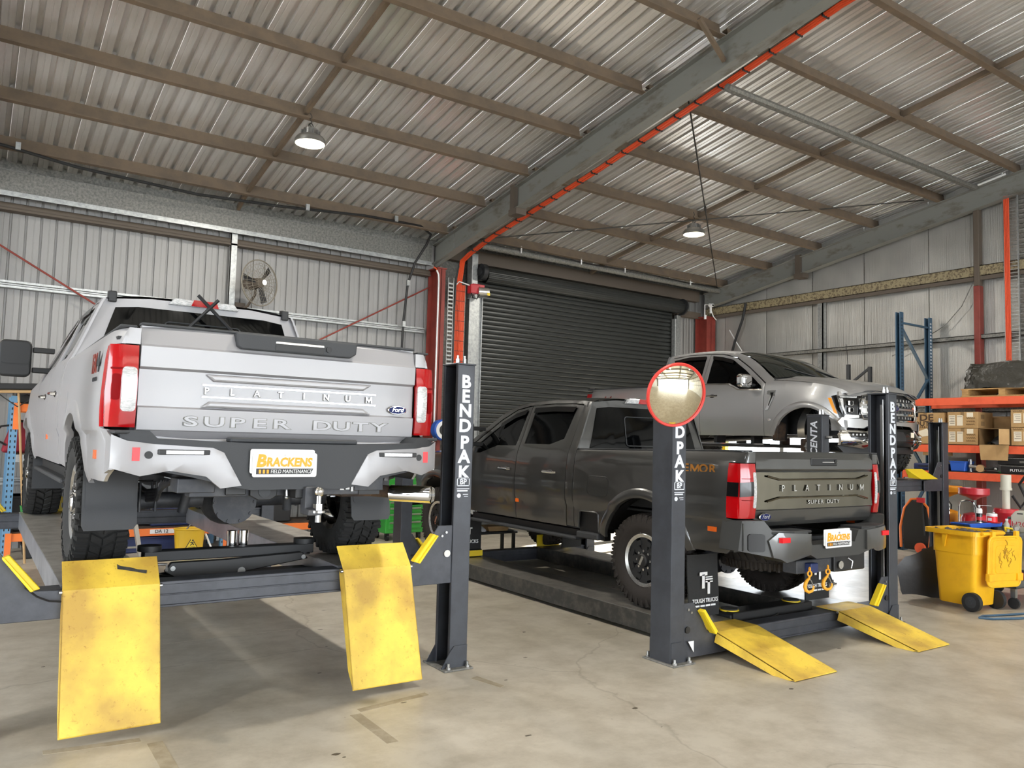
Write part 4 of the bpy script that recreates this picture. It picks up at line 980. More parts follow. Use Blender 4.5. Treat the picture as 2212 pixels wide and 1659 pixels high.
    MB().prism([(yBF+.05, .6), (yBF+.08, 1.38), (yBF+.12, rail(yBF+.12)-.04), (yr1-.05, rail(yr1)-.05), (yw-.3, rail(yw-.3)-.08), (yw-.05, 1.15), (yw-.05, .6)], 'x', -.62, .62).prism([(yBF+.05, .62), (yBF+.05, 1.35), (yFD-.02, 1.2), (yFD-.02, .62)], 'x', -.86, .86).build('cabin_block', 'black', root)
    MB().prism([(yFD, .7), (yFD, 1.2), (yN-.3, 1.02), (yN-.3, .7)], 'x', -.48, .48).build('engine_bay', 'underbody', root)
    # bed
    mb = MB().box(-.86, .86, yT+.06, yBF-.03, .86, .90).box(-.86, .86, yBF-.05, yBF-.02, .86, S['zBedF']-.02)
    for s_ in (-1, 1): mb.box(min(s_*.82, s_*.86), max(s_*.82, s_*.86), yT+.06, yBF-.03, .88, 1.40).box(min(s_*.84, s_*.95), max(s_*.84, s_*.95), yT+.03, yBF-.02, S['zBedF']-.03, S['zBedF']-.012)
    mb.build('bed_liner', 'plastic_blk', root)
    for s_ in (-1, 1):
        MB().prism([(yT-.0, S['zBedR']+.002), (yBF-.01, S['zBedF']+.002), (yBF-.01, S['zBedF']+.016), (yT, S['zBedR']+.016)], 'x', min(s_*.86, s_*.945), max(s_*.86, s_*.945)).build('bed_rail_cap', 'plastic_dk', root, .006, 2)
    # chassis
    mb = MB()
    for s_ in (-1, 1): mb.box(s_*.45-.04, s_*.45+.04, yT-.02, yN-.3, .60, .74)
    for y in (-1.0, .6, 1.6, 2.6): mb.box(-.45, .45, y-.04, y+.04, .62, .72)
    mb.build('chassis', 'underbody', root)
    ax = MB().cyl((-.7, 0, .43), (.7, 0, .43), .055, n=16).build('rear_axle', 'underbody', root)
    MB().ball((-.02, 0, .42), (.19, .17, .17), 20).build('differential', 'underbody', ax); MB().cyl((-.02, -.15, .42), (-.02, -.185, .42), .15, n=20).build('diff_cover', 'underbody', ax, .006)
    for k in range(10): a = 2*PI*k/10; MB().cyl((-.02+.135*math.cos(a), -.18, .42+.135*math.sin(a)), (-.02+.135*math.cos(a), -.195, .42+.135*math.sin(a)), .012, n=6).build('cover_bolt', 'underbody', ax)
    if not S.get('front_off'): MB().cyl((-.7, yF, .43), (.7, yF, .43), .05, n=16).ball((.2, yF, .43), .15).build('front_axle', 'underbody', root)
    for s_ in (-1, 1):
        mb = MB()
        for k in range(4): mb.tube([(s_*.56, -.75+.25*k*.3, .60-.0), (s_*.56, -.35, .52-.018*k), (s_*.56, 0, .49-.02*k), (s_*.56, .35, .52-.018*k), (s_*.56, .75-.25*k*.3, .60)], .016, 6)
        mb.build('leaf_spring', 'underbody', root)
        for yy in (-.07, .07): MB().tube([(s_*.51, yy, .36), (s_*.51, yy, .56), (s_*.61, yy, .56), (s_*.61, yy, .36)], .009, 6).build('u_bolt', 'underbody', root)
        MB().cyl((s_*.36, -.16, .36), (s_*.33, -.22, .58), .032, n=14).cyl((s_*.33, -.22, .56), (s_*.31, -.27, .80), .045, n=14).build('shock_absorber', 'underbody', root)
    MB().cyl((0, .2, .45), (0, yF-.6, .62), .045, n=12).build('drive_shaft', 'underbody', root)
    return root, W, side
SD = dict(yF=3.88, yT=-1.13, yBF=1.02, yRD=1.15, yS=2.07, yFD=3.08, yN=4.83, z0=.615, zBedF=1.42, zBedR=1.455, flare=.012, nose_in=.16, yT_in=.85,
    W=[(.35, .90), (.5, .93), (.60, .968), (.66, .984), (.80, .990), (.875, .992), (.892, 1.010), (.93, 1.016), (1.05, 1.016), (1.2, 1.006), (1.33, .992), (1.41, .97), (1.46, .945), (1.55, .908), (1.9, .772), (1.96, .735), (2.05, .68)],
    rail=[(1.0, 1.925), (1.2, 1.945), (1.6, 1.96), (2.0, 1.95), (2.35, 1.91), (2.65, 1.80), (3.0, 1.585), (3.35, 1.36), (3.5, 1.28)],
    door_top=[(1.1, 1.885), (1.3, 1.905), (1.7, 1.912), (2.1, 1.895), (2.35, 1.855), (2.62, 1.73), (2.86, 1.575), (3.065, 1.44)], zFDtop=1.435,
    win_r=[(1.30, 1.53), (1.24, 1.865), (1.6, 1.875), (1.99, 1.865), (2.0, 1.465), (1.52, 1.465)],
    win_f=[(2.15, 1.44), (2.12, 1.85), (2.33, 1.805), (2.58, 1.69), (2.80, 1.55), (2.99, 1.42), (3.0, 1.335), (2.86, 1.34), (2.52, 1.435)],
    yRW=2.42, yWB=3.36, zWB=1.355, hood_edge=[(3.12, 1.365), (3.5, 1.345), (4.2, 1.30), (4.6, 1.23), (4.72, 1.16)], zN=1.1, nose_bow=.1, bump_h=.12, lampz=(.80, 1.10), lamp_side=4.66,
    rear_win=1.885, handles=(1.42, 2.28), zHandle=1.17, visor=True, ws_mat='glass_dark', fuel=True)
def mirror_sd(root, sx, mt_cap):
    m = MB().prism(rounded(-.13, .13, -.17, .17, .05), 'y', -.05, .06).build('side_mirror', 'plastic_blk', root, .02, 3)
    m.location = (sx*1.225, 2.88, 1.54)
    MB().prism(rounded(-.115, .115, -.05, .15, .04), 'y', -.056, -.05).prism(rounded(-.115, .115, -.15, -.065, .03), 'y', -.056, -.05).build('mirror_glass', 'plastic_blk', m)  # black plastic here stands for the dark reflection in the glass
    MB().prism(rounded(-.136, .136, -.1, .176, .05), 'y', .0, .075).build('mirror_cap', mt_cap, m, .02, 3)
    for dz in (-.1, .09): MB().box(min(-sx*.14, -sx*.32), max(-sx*.14, -sx*.32), -.01, .04, dz-.025, dz+.025).build('mirror_arm', 'black', m, .006)
def tail_lamp(root, sx, S, fnW, old):
    yT = S['yT']
    def fs(y, z, d): return (sx*(fnW(y, z)+.004-d), y, z)
    def fb(x, z, d): return (sx*x, yT-.012-.02*math.sin(PI*(z-.91)/.455)+(max(0, x-.90)/.1)**2*.05+d, z)
    sd = MB().panel([[(yT+.03, .915), (yT+.14, .915), (yT+.14, 1.36), (yT+.03, 1.36)]], fs, .05, th=.03)
    sd.panel([[(.848, .915), (.848, 1.36), (.985, 1.36), (1.0, 1.1), (.99, .915)]], fb, .03, th=.03)
    o = sd.build('tail_lamp', 'red_lens', root)
    if old:
        MB().panel([rounded(.853, .926, 1.0, 1.24, .02, 3)], lambda x, z, d: fb(x, z, d-.006), .03, th=.006).build('reverse_lens', 'white_lens', o)
        MB().panel([rounded(.934, .972, 1.06, 1.2, .012, 3)], lambda x, z, d: fb(x, z, d-.008), .03, th=.006).build('dark_lens', 'red_dark', o)
        MB().panel([[(.86, 1.225), (.98, 1.225), (.98, 1.235), (.86, 1.235)]], lambda x, z, d: fb(x, z, d-.005), .03, th=.005).build('lens_seam', 'red_dark', o)
    else:
        MB().panel([rounded(.852, .885, 1.0, 1.29, .012, 3)], lambda x, z, d: fb(x, z, d-.006), .03, th=.006).build('reverse_lens', 'white_lens', o)
        MB().panel([[(.89, 1.10), (1.0, 1.09), (1.0, 1.205), (.89, 1.215)]], lambda x, z, d: fb(x, z, d-.008), .03, th=.006).panel([[(yT+.028, 1.09), (yT+.135, 1.09), (yT+.135, 1.205), (yT+.028, 1.205)]], lambda y, z, d: fs(y, z, d-.006), .05, th=.006).build('smoked_lens', 'black_gloss', o)
        for z0_, z1_ in ((1.235, 1.24), (1.06, 1.065)):
            MB().panel([[(.90, z0_), (.985, z0_), (.985, z1_), (.90, z1_)]], lambda x, z, d: fb(x, z, d-.004), .03, th=.004).build('lens_seam', 'red_dark', o)
    return o
# ---- truck 1: white, seen from behind ----
S1 = dict(SD, label='white crew cab pickup truck standing on the raised hoist', loc=(1.567, 5.83, .80), rz=.012, paint='paint_white', arch_mat='paint_white', step=True, marker=True, tail_in=.07, tail_low=1.6)
t1, W1, side1 = pickup(S1)
for x, y, s_ in ((-.86, 0, -1), (.86, 0, 1), (-.86, 3.88, -1), (.86, 3.88, 1)): make_wheel(t1, x, y, .43, s_, ('rubber', 'chrome', 'chrome', 'chrome'))
for s_ in (-1, 1): mirror_sd(t1, s_, 'chrome')
def tailgate_fn(steps, yT):
    def fn(x, z, d): return (x, yT+smooth_dep(steps, z)+.02*(abs(x)/.85)**4+d, z)
    return fn
def smooth_dep(tab, z): return lerp_tab(tab, z)
tg1 = tailgate_fn([(.84, .03), (.90, -.012), (.905, -.02), (1.0, -.028), (1.025, -.03), (1.035, -.012), (1.235, -.012), (1.248, -.036), (1.36, -.042), (1.372, -.028), (1.47, .0), (1.49, .03)], -1.13)
o = MB()
zc = [.845, .875, .90, .905, .95, 1.0, 1.025, 1.035, 1.08, 1.13, 1.19, 1.235, 1.248, 1.3, 1.36, 1.372, 1.42, 1.46, 1.478]
def zgrid(mb, fn, x0, x1, zs, nx=16, mi=0):
    vs = [fn(x0+(x1-x0)*i/nx, z, 0) for z in zs for i in range(nx+1)]
    return mb.add(vs, [(j*(nx+1)+i, j*(nx+1)+i+1, (j+1)*(nx+1)+i+1, (j+1)*(nx+1)+i) for j in range(len(zs)-1) for i in range(nx)], mi, True)
zgrid(o, tg1, -.838, .838, zc)
tg = o.box(-.835, .835, -1.11, -1.06, .86, 1.475).build('tailgate', 'paint_white', t1, auto=20)
MB().box(-.84, .84, -1.13, -1.05, 1.476, 1.492).build('tailgate_cap', 'plastic_dk', tg, .006, 2)
MB().prism([(-.345, 1.478), (-.335, 1.40), (-.31, 1.385), (.36, 1.385), (.40, 1.41), (.405, 1.478)], 'y', -1.185, -1.12).build('handle_trim', 'plastic_dk', tg, .008, 2)
MB().box(-.115, .185, -1.192, -1.18, 1.432, 1.447).build('handle_bar', 'alu', tg, .003); MB().box(-.115, .185, -1.188, -1.18, 1.395, 1.43).build('handle_recess', 'black', tg)
MB().cyl((.215, -1.185, 1.425), (.215, -1.194, 1.425), .018, n=16).build('lock', 'black', tg)
for z_, x0_, x1_ in ((1.205, -.5, .53), (1.055, -.52, .53)):
    MB().prism([(x0_, z_+.022), (x0_+.05, z_-.018), (x1_-.06, z_-.018), (x1_, z_+.022)] if z_ > 1.1 else [(x0_, z_-.018), (x0_+.05, z_+.018), (x1_-.06, z_+.018), (x1_, z_-.018)], 'y', -1.162, -1.13).build('ledge_bar', 'paint_white', tg, .012, 2)
mb = MB()
for z_ in (1.166, 1.098): mb.box(-.51, .56, -1.149, -1.14, z_-.004, z_+.004)
mb.build('trim_line', 'chrome', tg)
letters('letter', [(ch, .052, T(-.487+i*.1425, -1.148, 1.131) @ FACE_NY, .012, .006, 1) for i, ch in enumerate('PLATINUM')], 'chrome', tg)
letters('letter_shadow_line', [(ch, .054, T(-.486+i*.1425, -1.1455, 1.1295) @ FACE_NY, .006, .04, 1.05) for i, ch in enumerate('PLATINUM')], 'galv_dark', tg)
for i, ch in enumerate('SUPER DUTY'):
    if ch == ' ': continue
    q_ = MB().text(ch, .078, T(-.565+.128*i, -1.155, .955) @ FACE_NY, .010, 0, .012 if ch != 'U' else .012, sx=2.25); q_.build('letter', 'paint_white', tg, .0012)
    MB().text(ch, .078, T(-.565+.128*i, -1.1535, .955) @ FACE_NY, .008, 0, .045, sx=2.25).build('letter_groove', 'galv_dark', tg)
badge_oval(tg, T(.715, -1.150, 1.075) @ FACE_NY, .068)
for s_ in (-1, 1): tail_lamp(t1, s_, S1, W1, True)
mb = MB()
for k, (y_, z_) in enumerate(((-.86, 1.23),)):
    x_ = -W1(-.72, 1.24)-.003
    mb.text('FX', .15, T(x_, -.70, 1.27) @ FACE_NX, .004, 0, .03, shear=.25)
mb.build('decal_lettering', 'steel_red', t1)
mb = MB().text('4', .15, T(-W1(-.86, 1.24)-.004, -.86, 1.27) @ FACE_NX, .004, 0, .03, shear=.25); mb.text('OFF ROAD', .034, T(-W1(-.82, 1.17)-.004, -.80, 1.18) @ FACE_NX, .003); mb.build('decal_number', 'plastic_dk', t1)
# bumper of truck 1
def bump(yb, k=.16): return lambda x, z, d: (x, yb+k*(abs(x)/1.0)**5+d, z)
b1 = bump(-1.36)
bp = MB().panel([[(-.93, .90), (-.80, .90), (-.76, .86), (-.3, .845), (.3, .845), (.76, .86), (.80, .90), (.93, .90), (.93, .72), (.6, .66), (.36, .60), (.28, .585), (-.28, .585), (-.36, .60), (-.6, .66), (-.93, .72)]], lambda x, z, d: b1(x, z, d+.012), .06, th=.2).build('rear_bumper', 'plastic_dk', t1)
for s_ in (-1, 1):
    ol = [(s_*x*.97, z) for x, z in ((1.0, .875), (.93, .845), (.80, .83), (.5, .815), (.44, .79), (.335, .61), (.45, .595), (.53, .66), (.72, .69), (.86, .66), (1.0, .70))]
    c = MB().panel([ol], b1, .05, th=.03, edge=.004).build('bumper_end', 'paint_white', t1)
    MB().prism([(s_*.84, .74), (s_*.875, .74), (s_*.875, .81), (s_*.84, .81)], 'y', b1(.86, 0, 0)[1]-.008, b1(.86, 0, 0)[1]+.02).build('reflector', 'red_flat', c)
    MB().cyl((s_*.80, b1(.8, 0, 0)[1]-.006, .772), (s_*.80, b1(.8, 0, 0)[1]+.02, .772), .02, n=18).build('parking_sensor', 'plastic_blk', c)
    y_ = b1(.62, 0, 0)[1]
    lb = MB().box(min(s_*.5, s_*.76), max(s_*.5, s_*.76), y_-.012, y_+.03, .775, .803).build('light_bar', 'plastic_blk', c, .004); MB().box(min(s_*.535, s_*.725), max(s_*.535, s_*.725), y_-.017, y_, .779, .799).build('led_strip', 'white_lens', lb)
    # wrap to the side
    MB().panel([[(-1.21, .69), (-1.21, .865), (-1.06, .895), (-1.06, .665)]], lambda y, z, d, s_=s_: (s_*(.972-d), y, z), .06, th=.02).build('bumper_side', 'paint_white', t1)
    MB().box(min(s_*.85, s_*.965), max(s_*.85, s_*.965), -1.26, -1.06, .88, .90).build('bumper_step', 'plastic_dk', t1, .01, 2)
    xm = W1(-.85, .76); MB().box(min(s_*(xm-.004), s_*(xm+.01)), max(s_*(xm-.004), s_*(xm+.01)), -.87, -.81, .735, .785).build('side_reflector', 'orange_lens', t1)
    # mud flaps
    MB().panel([[(s_*.70, .74), (s_*1.0, .74), (s_*1.0, .33), (s_*.985, .30), (s_*.72, .30), (s_*.70, .33)]], lambda x, z, d: (x, -.50-.03*sstep(.5, .34, z)+d, z), .06, th=.012).build('mud_flap', 'plastic_dk', t1)
    MB().panel([rounded(min(s_*.715, s_*.985), max(s_*.715, s_*.985), .42, .72, .03)], lambda x, z, d: (x, -.506-.03*sstep(.5, .34, z)+d, z), .06, th=.006).build('flap_emboss', 'plastic_dk', t1)
    MB().panel([[(s_*.72, .66), (s_*.99, .66), (s_*.99, .30), (s_*.72, .30)]], lambda x, z, d: (x, 3.33-.02*sstep(.5, .3, z)+d, z), .06, th=.012).build('mud_flap', 'plastic_dk', t1)
MB().box(-.38, .38, -1.30, -1.20, .845, .875).build('bumper_pad', 'plastic_dk', t1, .008)
MB().box(-.84, .84, -1.16, -1.10, .80, .86).build('tailgate_sill', 'paint_white', t1, .004)
plate(t1, -.09, -1.376, .725, True)
# tow gear under truck 1
hb = MB().box(-.55, .55, -1.16, -1.04, .535, .62).box(-.62, -.42, -1.18, -1.0, .56, .64).box(.42, .62, -1.18, -1.0, .56, .64).build('tow_bar', 'underbody', t1, .004)
MB().box(-.005, .085, -1.33, -1.14, .53, .61).build('receiver', 'black', hb, .006)
MB().prism([(-1.38, .60), (-1.3, .60), (-1.3, .44), (-1.44, .44), (-1.44, .47), (-1.38, .48)], 'x', .035, .115).build('tow_tongue', 'underbody', hb, .004)
MB().ball((.10, -1.42, .575), .030).cyl((.10, -1.42, .50), (.10, -1.42, .56), .016, n=12).cyl((.10, -1.42, .47), (.10, -1.42, .505), .032, n=6).cyl((.10, -1.42, .455), (.10, -1.42, .468), .045, n=18).cyl((.10, -1.42, .40), (.10, -1.42, .45), .018, n=8).build('tow_ball', 'chrome', hb)
MB().prism([(-.225, .60), (-.07, .60), (-.07, .54), (-.11, .515), (-.18, .515), (-.225, .54)], 'y', -1.2, -1.16).build('plug_socket', 'plastic_blk', hb, .004)
MB().box(-.36, -.25, -1.19, -1.16, .545, .60).build('socket', 'black', hb, .004); MB().cyl((-.146, -1.205, .565), (-.146, -1.2, .565), .035, n=18).build('socket_lid', 'plastic_dk', hb)
MB().tube([(-.02, -1.21, .60), (-.022, -1.22, .56), (-.02, -1.22, .535)], .008, 6).ball((-.02, -1.22, .53), .011).build('hitch_pin', 'steel', hb)
MB().cyl((.5, .3, .56), (.52, -.85, .55), .04, n=14).cyl((.52, -.85, .55), (.78, -1.16, .54), .04, n=14).build('exhaust_pipe', 'rust', t1)
MB().cyl((.72, -1.1, .535), (.90, -1.32, .535), .052, .056, n=24, caps=False).cyl((.73, -1.11, .535), (.89, -1.30, .535), .046, n=20).build('exhaust_tip', 'chrome', t1)
MB().box(.35, .56, -1.15, -.95, .52, .60).build('muffler_box', 'rust', t1, .01); MB().box(.46, .60, -1.17, -1.165, .535, .60).build('caution_label', 'black', t1)
mb = MB(); mb.add([(.33, -1.171, .565), (.36, -1.171, .565), (.345, -1.171, .59)], [(0, 1, 2)]); mb.box(.37, .395, -1.172, -1.17, .567, .585); mb.box(.405, .42, -1.172, -1.17, .555, .59); mb.build('warning_sticker', 'white', t1)
# shovel-like light stand (crossed black antenna/wiper arms) behind the rear window
mb = MB(); mb.tube([(-.40, .92, 1.44), (.06, .84, 1.98)], .014, 6); mb.tube([(.55, .92, 1.42), (-.10, .84, 2.00)], .014, 6); mb.tube([(.42, .9, 1.42), (.05, .88, 1.70)], .010, 6); mb.tube([(.3, .9, 1.42), (.3, .9, 1.6), (.24, .9, 1.66)], .008, 6)
mb.build('bed_frame_arms', 'plastic_blk', t1)
for s_ in (-1, 1): MB().prism([(1.04, 1.90), (1.04, 1.99), (1.13, 2.0), (1.13, 1.92)], 'x', min(s_*.66, s_*.72), max(s_*.66, s_*.72)).build('roof_gutter_end', 'plastic_blk', t1, .01, 2)
# ---- truck 2: dark grey ----
S2 = dict(SD, label='dark grey crew cab pickup truck on the lowered hoist', loc=(6.165, 5.38, .20), rz=0, paint='paint_grey', arch_mat='paint_grey', step=True, marker=True, flare=.02, bedstep=True)
t2, W2, side2 = pickup(S2)
for x, y, s_ in ((-.86, 0, -1), (.86, 0, 1), (-.86, 3.88, -1), (.86, 3.88, 1)): make_wheel(t2, x, y, .43, s_, ('rubber_brown', 'machined', 'plastic_blk', 'black'))
for s_ in (-1, 1): mirror_sd(t2, s_, 'plastic_blk')
sp = TYRE.build('spare_tyre', 'rubber_brown', t2); sp.location = (.0, -.62, .56); sp.rotation_euler = (0, PI/2, 0); tr = TREAD.build('tread', 'rubber_brown', sp)
tg2 = tailgate_fn([(.84, .02), (.88, -.01), (.975, -.022), (.985, -.03), (1.29, -.03), (1.30, -.022), (1.32, -.035), (1.40, -.03), (1.455, .0)], -1.13)
o = zgrid(MB(), tg2, -.838, .838, [.845, .865, .88, .92, .975, .985, 1.05, 1.15, 1.25, 1.29, 1.30, 1.32, 1.36, 1.40, 1.43, 1.46])
tg = o.box(-.835, .835, -1.11, -1.06, .86, 1.455).build('tailgate', 'paint_grey', t2, auto=25)
MATS['bronze'].node_tree.nodes['Principled BSDF'].inputs['Base Color'].default_value = lin((196, 134, 62))
mat('band_chrome', (120, 116, 104), .07, 1.0)
bd = zgrid(MB(), lambda x, z, d: tuple(Vector(tg2(x, z, d))+Vector((0, -.004, 0))), -.835, .835, [.985, 1.06, 1.062, 1.1, 1.2, 1.238, 1.24, 1.29], 16).build('tailgate_band', 'band_chrome', tg)
for z_, x0_, x1_ in ((1.23, -.72, .72), (1.08, -.72, .72)):
    MB().tube([(x0_, -1.166, z_+.03), (x0_+.16, -1.172, z_), (x1_-.16, -1.172, z_), (x1_, -1.166, z_+.03)] if z_ > 1.1 else [(x0_, -1.166, z_-.03), (x0_+.16, -1.172, z_), (x1_-.16, -1.172, z_), (x1_, -1.166, z_-.03)], .008, 6).build('band_ridge', 'band_chrome', bd)
letters('letter', [(ch, .075, T(-.525+i*.163, -1.172, 1.155) @ FACE_NY, .01, .006, 1) for i, ch in enumerate('PLATINUM')], 'chrome', bd)
letters('small_letter', [(ch, .045, T(-.17+.047*i, -1.17, 1.035) @ FACE_NY, .006, .006, 1.5) for i, ch in enumerate('SUPER DUTY') if ch != ' '], 'chrome', bd)
badge_oval(tg, T(-.735, -1.158, .925) @ FACE_NY, .075)
MB().box(-.13, .25, -1.172, -1.15, 1.345, 1.415).build('handle_recess', 'plastic_blk', tg, .008); MB().box(.02, .24, -1.176, -1.165, 1.375, 1.382).build('handle_bar', 'chrome', tg)
MB().cyl((.215, -1.17, 1.385), (.215, -1.18, 1.385), .018, n=14).build('rear_camera', 'black_gloss', tg)
for s_ in (-1, 1): tail_lamp(t2, s_, S2, W2, False)
letters('decal_letter', [(ch, .098, T(-W2(-.62, 1.31)-.002, -.335-.098*i, 1.30) @ FACE_NX, .004, .022, 1.25) for i, ch in enumerate('TREMOR')], 'bronze', t2)
b2 = bump(-1.34, .2)
bp = MB().panel([[(-1.0, .90), (-.86, .905), (-.80, .83), (-.42, .81), (-.36, .70), (.24, .70), (.30, .80), (.78, .83), (.84, .905), (1.0, .90), (1.02, .66), (.80, .60), (.5, .62), (.3, .585), (-.3, .585), (-.38, .62), (-.66, .57), (-.72, .60), (-1.02, .66)]], b2, .06, th=.2).build('rear_bumper', 'bumper_grey', t2)
for s_ in (-1, 1):
    MB().panel([[(s_*.40, .625), (s_*.40, .795), (s_*.76, .815), (s_*.84, .75), (s_*.80, .615), (s_*.60, .60), (s_*.52, .63)]], lambda x, z, d: b2(x, z, d-.025), .06, th=.03, edge=.004).build('bumper_end', 'paint_grey', t2)
    MB().panel([rounded(min(s_*.86, s_*.97), max(s_*.86, s_*.97), .66, .80, .02)], lambda x, z, d: b2(x, z, d-.012), .05, th=.02).build('bumper_inset', 'black', t2)
    y_ = b2(.7, 0, 0)[1]; MB().box(min(s_*.66, s_*.76), max(s_*.66, s_*.76), y_-.042, y_, .735, .775).build('reflector', 'red_flat', t2)
    MB().panel([[(-1.15, .66), (-1.15, .88), (-1.06, .90), (-1.06, .64)]], lambda y, z, d, s_=s_: (s_*(1.0-d+.006*(y+1.1)), y, z), .06, th=.02).build('bumper_side', 'paint_grey', t2)
    MB().prism([(s_*.36, -1.335), (s_*.62, -1.325), (s_*.80, -1.285), (s_*.84, -1.12), (s_*.36, -1.12)], 'z', .80, .822).build('bumper_step', 'plastic_blk', t2, .006)
    MB().prism([(s_*.85, -1.25), (s_*.93, -1.20), (s_*.985, -1.14), (s_*.985, -1.08), (s_*.85, -1.08)], 'z', .885, .905).build('bumper_step', 'plastic_blk', t2, .006)
    xm = W2(-.8, .80); MB().box(min(s_*(xm-.004), s_*(xm+.01)), max(s_*(xm-.004), s_*(xm+.01)), -.87, -.78, .785, .825).build('side_reflector', 'orange_lens', t2)
    fl_ = MB().panel([[(s_*.62, .55), (s_*1.0, .55), (s_*1.0, .02), (s_*.62, .02)]], lambda x, z, d: (x, -.56-.02*sstep(.5, .1, z)+d, z), .08, th=.012).build('mud_flap', 'rubber', t2)
    cx_ = s_*.80; M_ = T(cx_, -.585, .30) @ FACE_NY
    mb = MB(); mb.box(-.075, .02, .07, .10, 0, .003, M=M_).box(-.045, -.012, -.04, .08, 0, .003, M=M_).box(.0, .09, .03, .042, 0, .003, M=M_).box(.0, .085, .05, .06, 0, .003, M=M_).box(.0, .09, .01, .02, 0, .003, M=M_).box(.025, .055, -.09, .02, 0, .003, M=M_)
    mb.text('TOUGH TRUCKS', .05, M_ @ T(0, -.145, 0), .003, 0, .012, sx=.84)
    for k in range(4): mb.box(-.13+.067*k, -.075+.067*k, -.195, -.18, 0, .003, M=M_)
    mb.build('flap_lettering', 'white', fl_)
    for k in range(2): MB().panel([[(s_*.66, .5), (s_*1.0, .5), (s_*1.0, .04), (s_*.66, .04)]], lambda x, z, d: (x, 3.30+d, z), .1, th=.012).build('mud_flap', 'rubber', t2) if k == 0 else None
f_ = MB().text('T', .12, T(-.84, 3.29, .33) @ FACE_NY, .004, 0, .03); f_.text('TRUCKS', .06, T(-.82, 3.29, .2) @ FACE_NY, .004, 0, .01); f_.build('flap_lettering', 'white', t2)
plate(t2, -.03, -1.365, .735, True)
MB().box(-.43, .20, -1.24, -1.10, .45, .56).build('tow_bar', 'underbody', t2, .006)
MB().box(-.32, -.22, -1.30, -1.2, .46, .54).build('receiver', 'blue_dark', t2, .006)
MB().box(.05, .22, -1.27, -1.2, .44, .58).build('hitch_receiver', 'black', t2, .008)
MB().box(.2, .62, -1.2, -1.0, .42, .58).build('exhaust_shield', 'black', t2, .01); MB().cyl((.12, -1.28, .5), (.12, -1.29, .5), .034, n=18).build('hitch_cap', 'machined', t2)
MB().tube([(.26, -1.26, .55), (.3, -1.28, .52), (.28, -1.28, .46)], .007, 6).build('hitch_pin', 'steel', t2)
# yellow lifting hooks hanging from truck 2
for i, (x, lb) in enumerate(((5.735, 'left of two yellow lifting hooks hung under the dark truck bumper'), (5.985, 'right of two yellow lifting hooks hung under the dark truck bumper'))):
    h = thing('lifting_hook', lb, 'hook', (x+.045, 4.05, .61), -.55-.1*i, 'yellow lifting hooks')
    pts = [(.0, 0, .06), (-.006, 0, .03), (-.03, 0, .005), (-.05, 0, -.03), (-.058, 0, -.075), (-.045, 0, -.115), (-.01, 0, -.135), (.03, 0, -.122), (.05, 0, -.088), (.048, 0, -.058)]
    MB().tube(pts, .02, 10, rfun=lambda u: .011+.012*math.sin(PI*min(1, u*1.1))).build('hook_body', 'hook_yellow', h)
    MB().tube([(.024*math.cos(a), 0, .085+.03*math.sin(a)) for a in [2*PI*k/14 for k in range(14)]], .010, 8, closed=True).tube([(0, .018*math.cos(a), .135+.026*math.sin(a)) for a in [2*PI*k/12 for k in range(12)]], .008, 8, closed=True).build('shackle', 'hook_yellow', h)
    h.scale = (.68, .68, .68)
    MB().tube([(-.01, 0, .03), (.02, 0, 0), (.045, 0, -.055)], .006, 6).build('latch', 'steel', h)
# ---- ute 3: silver, nose towards us, front wheels off ----
S3 = dict(SD, label='silver crew cab ute with a front wheel off on the high hoist', loc=(10.44, 10.25, 1.29), rz=PI, paint='paint_silver', arch_mat='paint_silver', yF=3.55, yT=-1.15, yBF=.70, yRD=.84, yS=1.65, yFD=2.87, yN=4.28, z0=.56, zBedF=1.36, zBedR=1.38,
    flare=.02, nose_in=.20, step=False, marker=False, fuel=False, front_off=True,
    W=[(.35, .90), (.5, .93), (.56, .962), (.60, .975), (.66, .982), (.75, .985), (.77, .995), (.95, 1.0), (1.08, .998), (1.2, .985), (1.32, .962), (1.40, .925), (1.5, .885), (1.78, .765), (1.88, .71), (1.95, .65)],
    rail=[(.68, 1.875), (.85, 1.90), (1.2, 1.915), (1.6, 1.905), (2.0, 1.87), (2.3, 1.81), (2.6, 1.665), (2.95, 1.42), (3.1, 1.33)],
    door_top=[(.8, 1.84), (1.2, 1.87), (1.65, 1.86), (1.95, 1.825), (2.2, 1.76), (2.5, 1.585), (2.72, 1.43), (2.855, 1.335)], zFDtop=1.33,
    win_r=[(.98, 1.40), (.90, 1.79), (1.2, 1.83), (1.58, 1.82), (1.6, 1.375), (1.02, 1.375)],
    win_f=[(1.73, 1.375), (1.72, 1.815), (1.94, 1.78), (2.17, 1.72), (2.45, 1.55), (2.68, 1.385), (2.80, 1.30), (2.82, 1.255), (2.42, 1.265), (2.2, 1.36)],
    yRW=2.22, yWB=3.0, zWB=1.39, hood_edge=[(2.9, 1.375), (3.2, 1.362), (3.7, 1.305), (3.95, 1.25), (4.07, 1.205), (4.13, 1.165)], zN=1.05, nose_bow=.07, bump_h=.10, lampz=(.79, 1.115), lamp_side=3.93, lamp_side_lo=4.045, aR=.525,
    rear_win=1.84, handles=(1.12, 1.9), zHandle=1.17, ws_mat='glass_green', sticker=True)
t3, W3, side3 = pickup(S3)
for x, s_ in ((-.84, -1), (.84, 1)): make_wheel(t3, x, 0, .43, s_, ('rubber', 'machined', 'plastic_blk', 'black'))
make_wheel(t3, -.84, 3.55, .43, -1, ('rubber', 'machined', 'plastic_blk', 'black'))
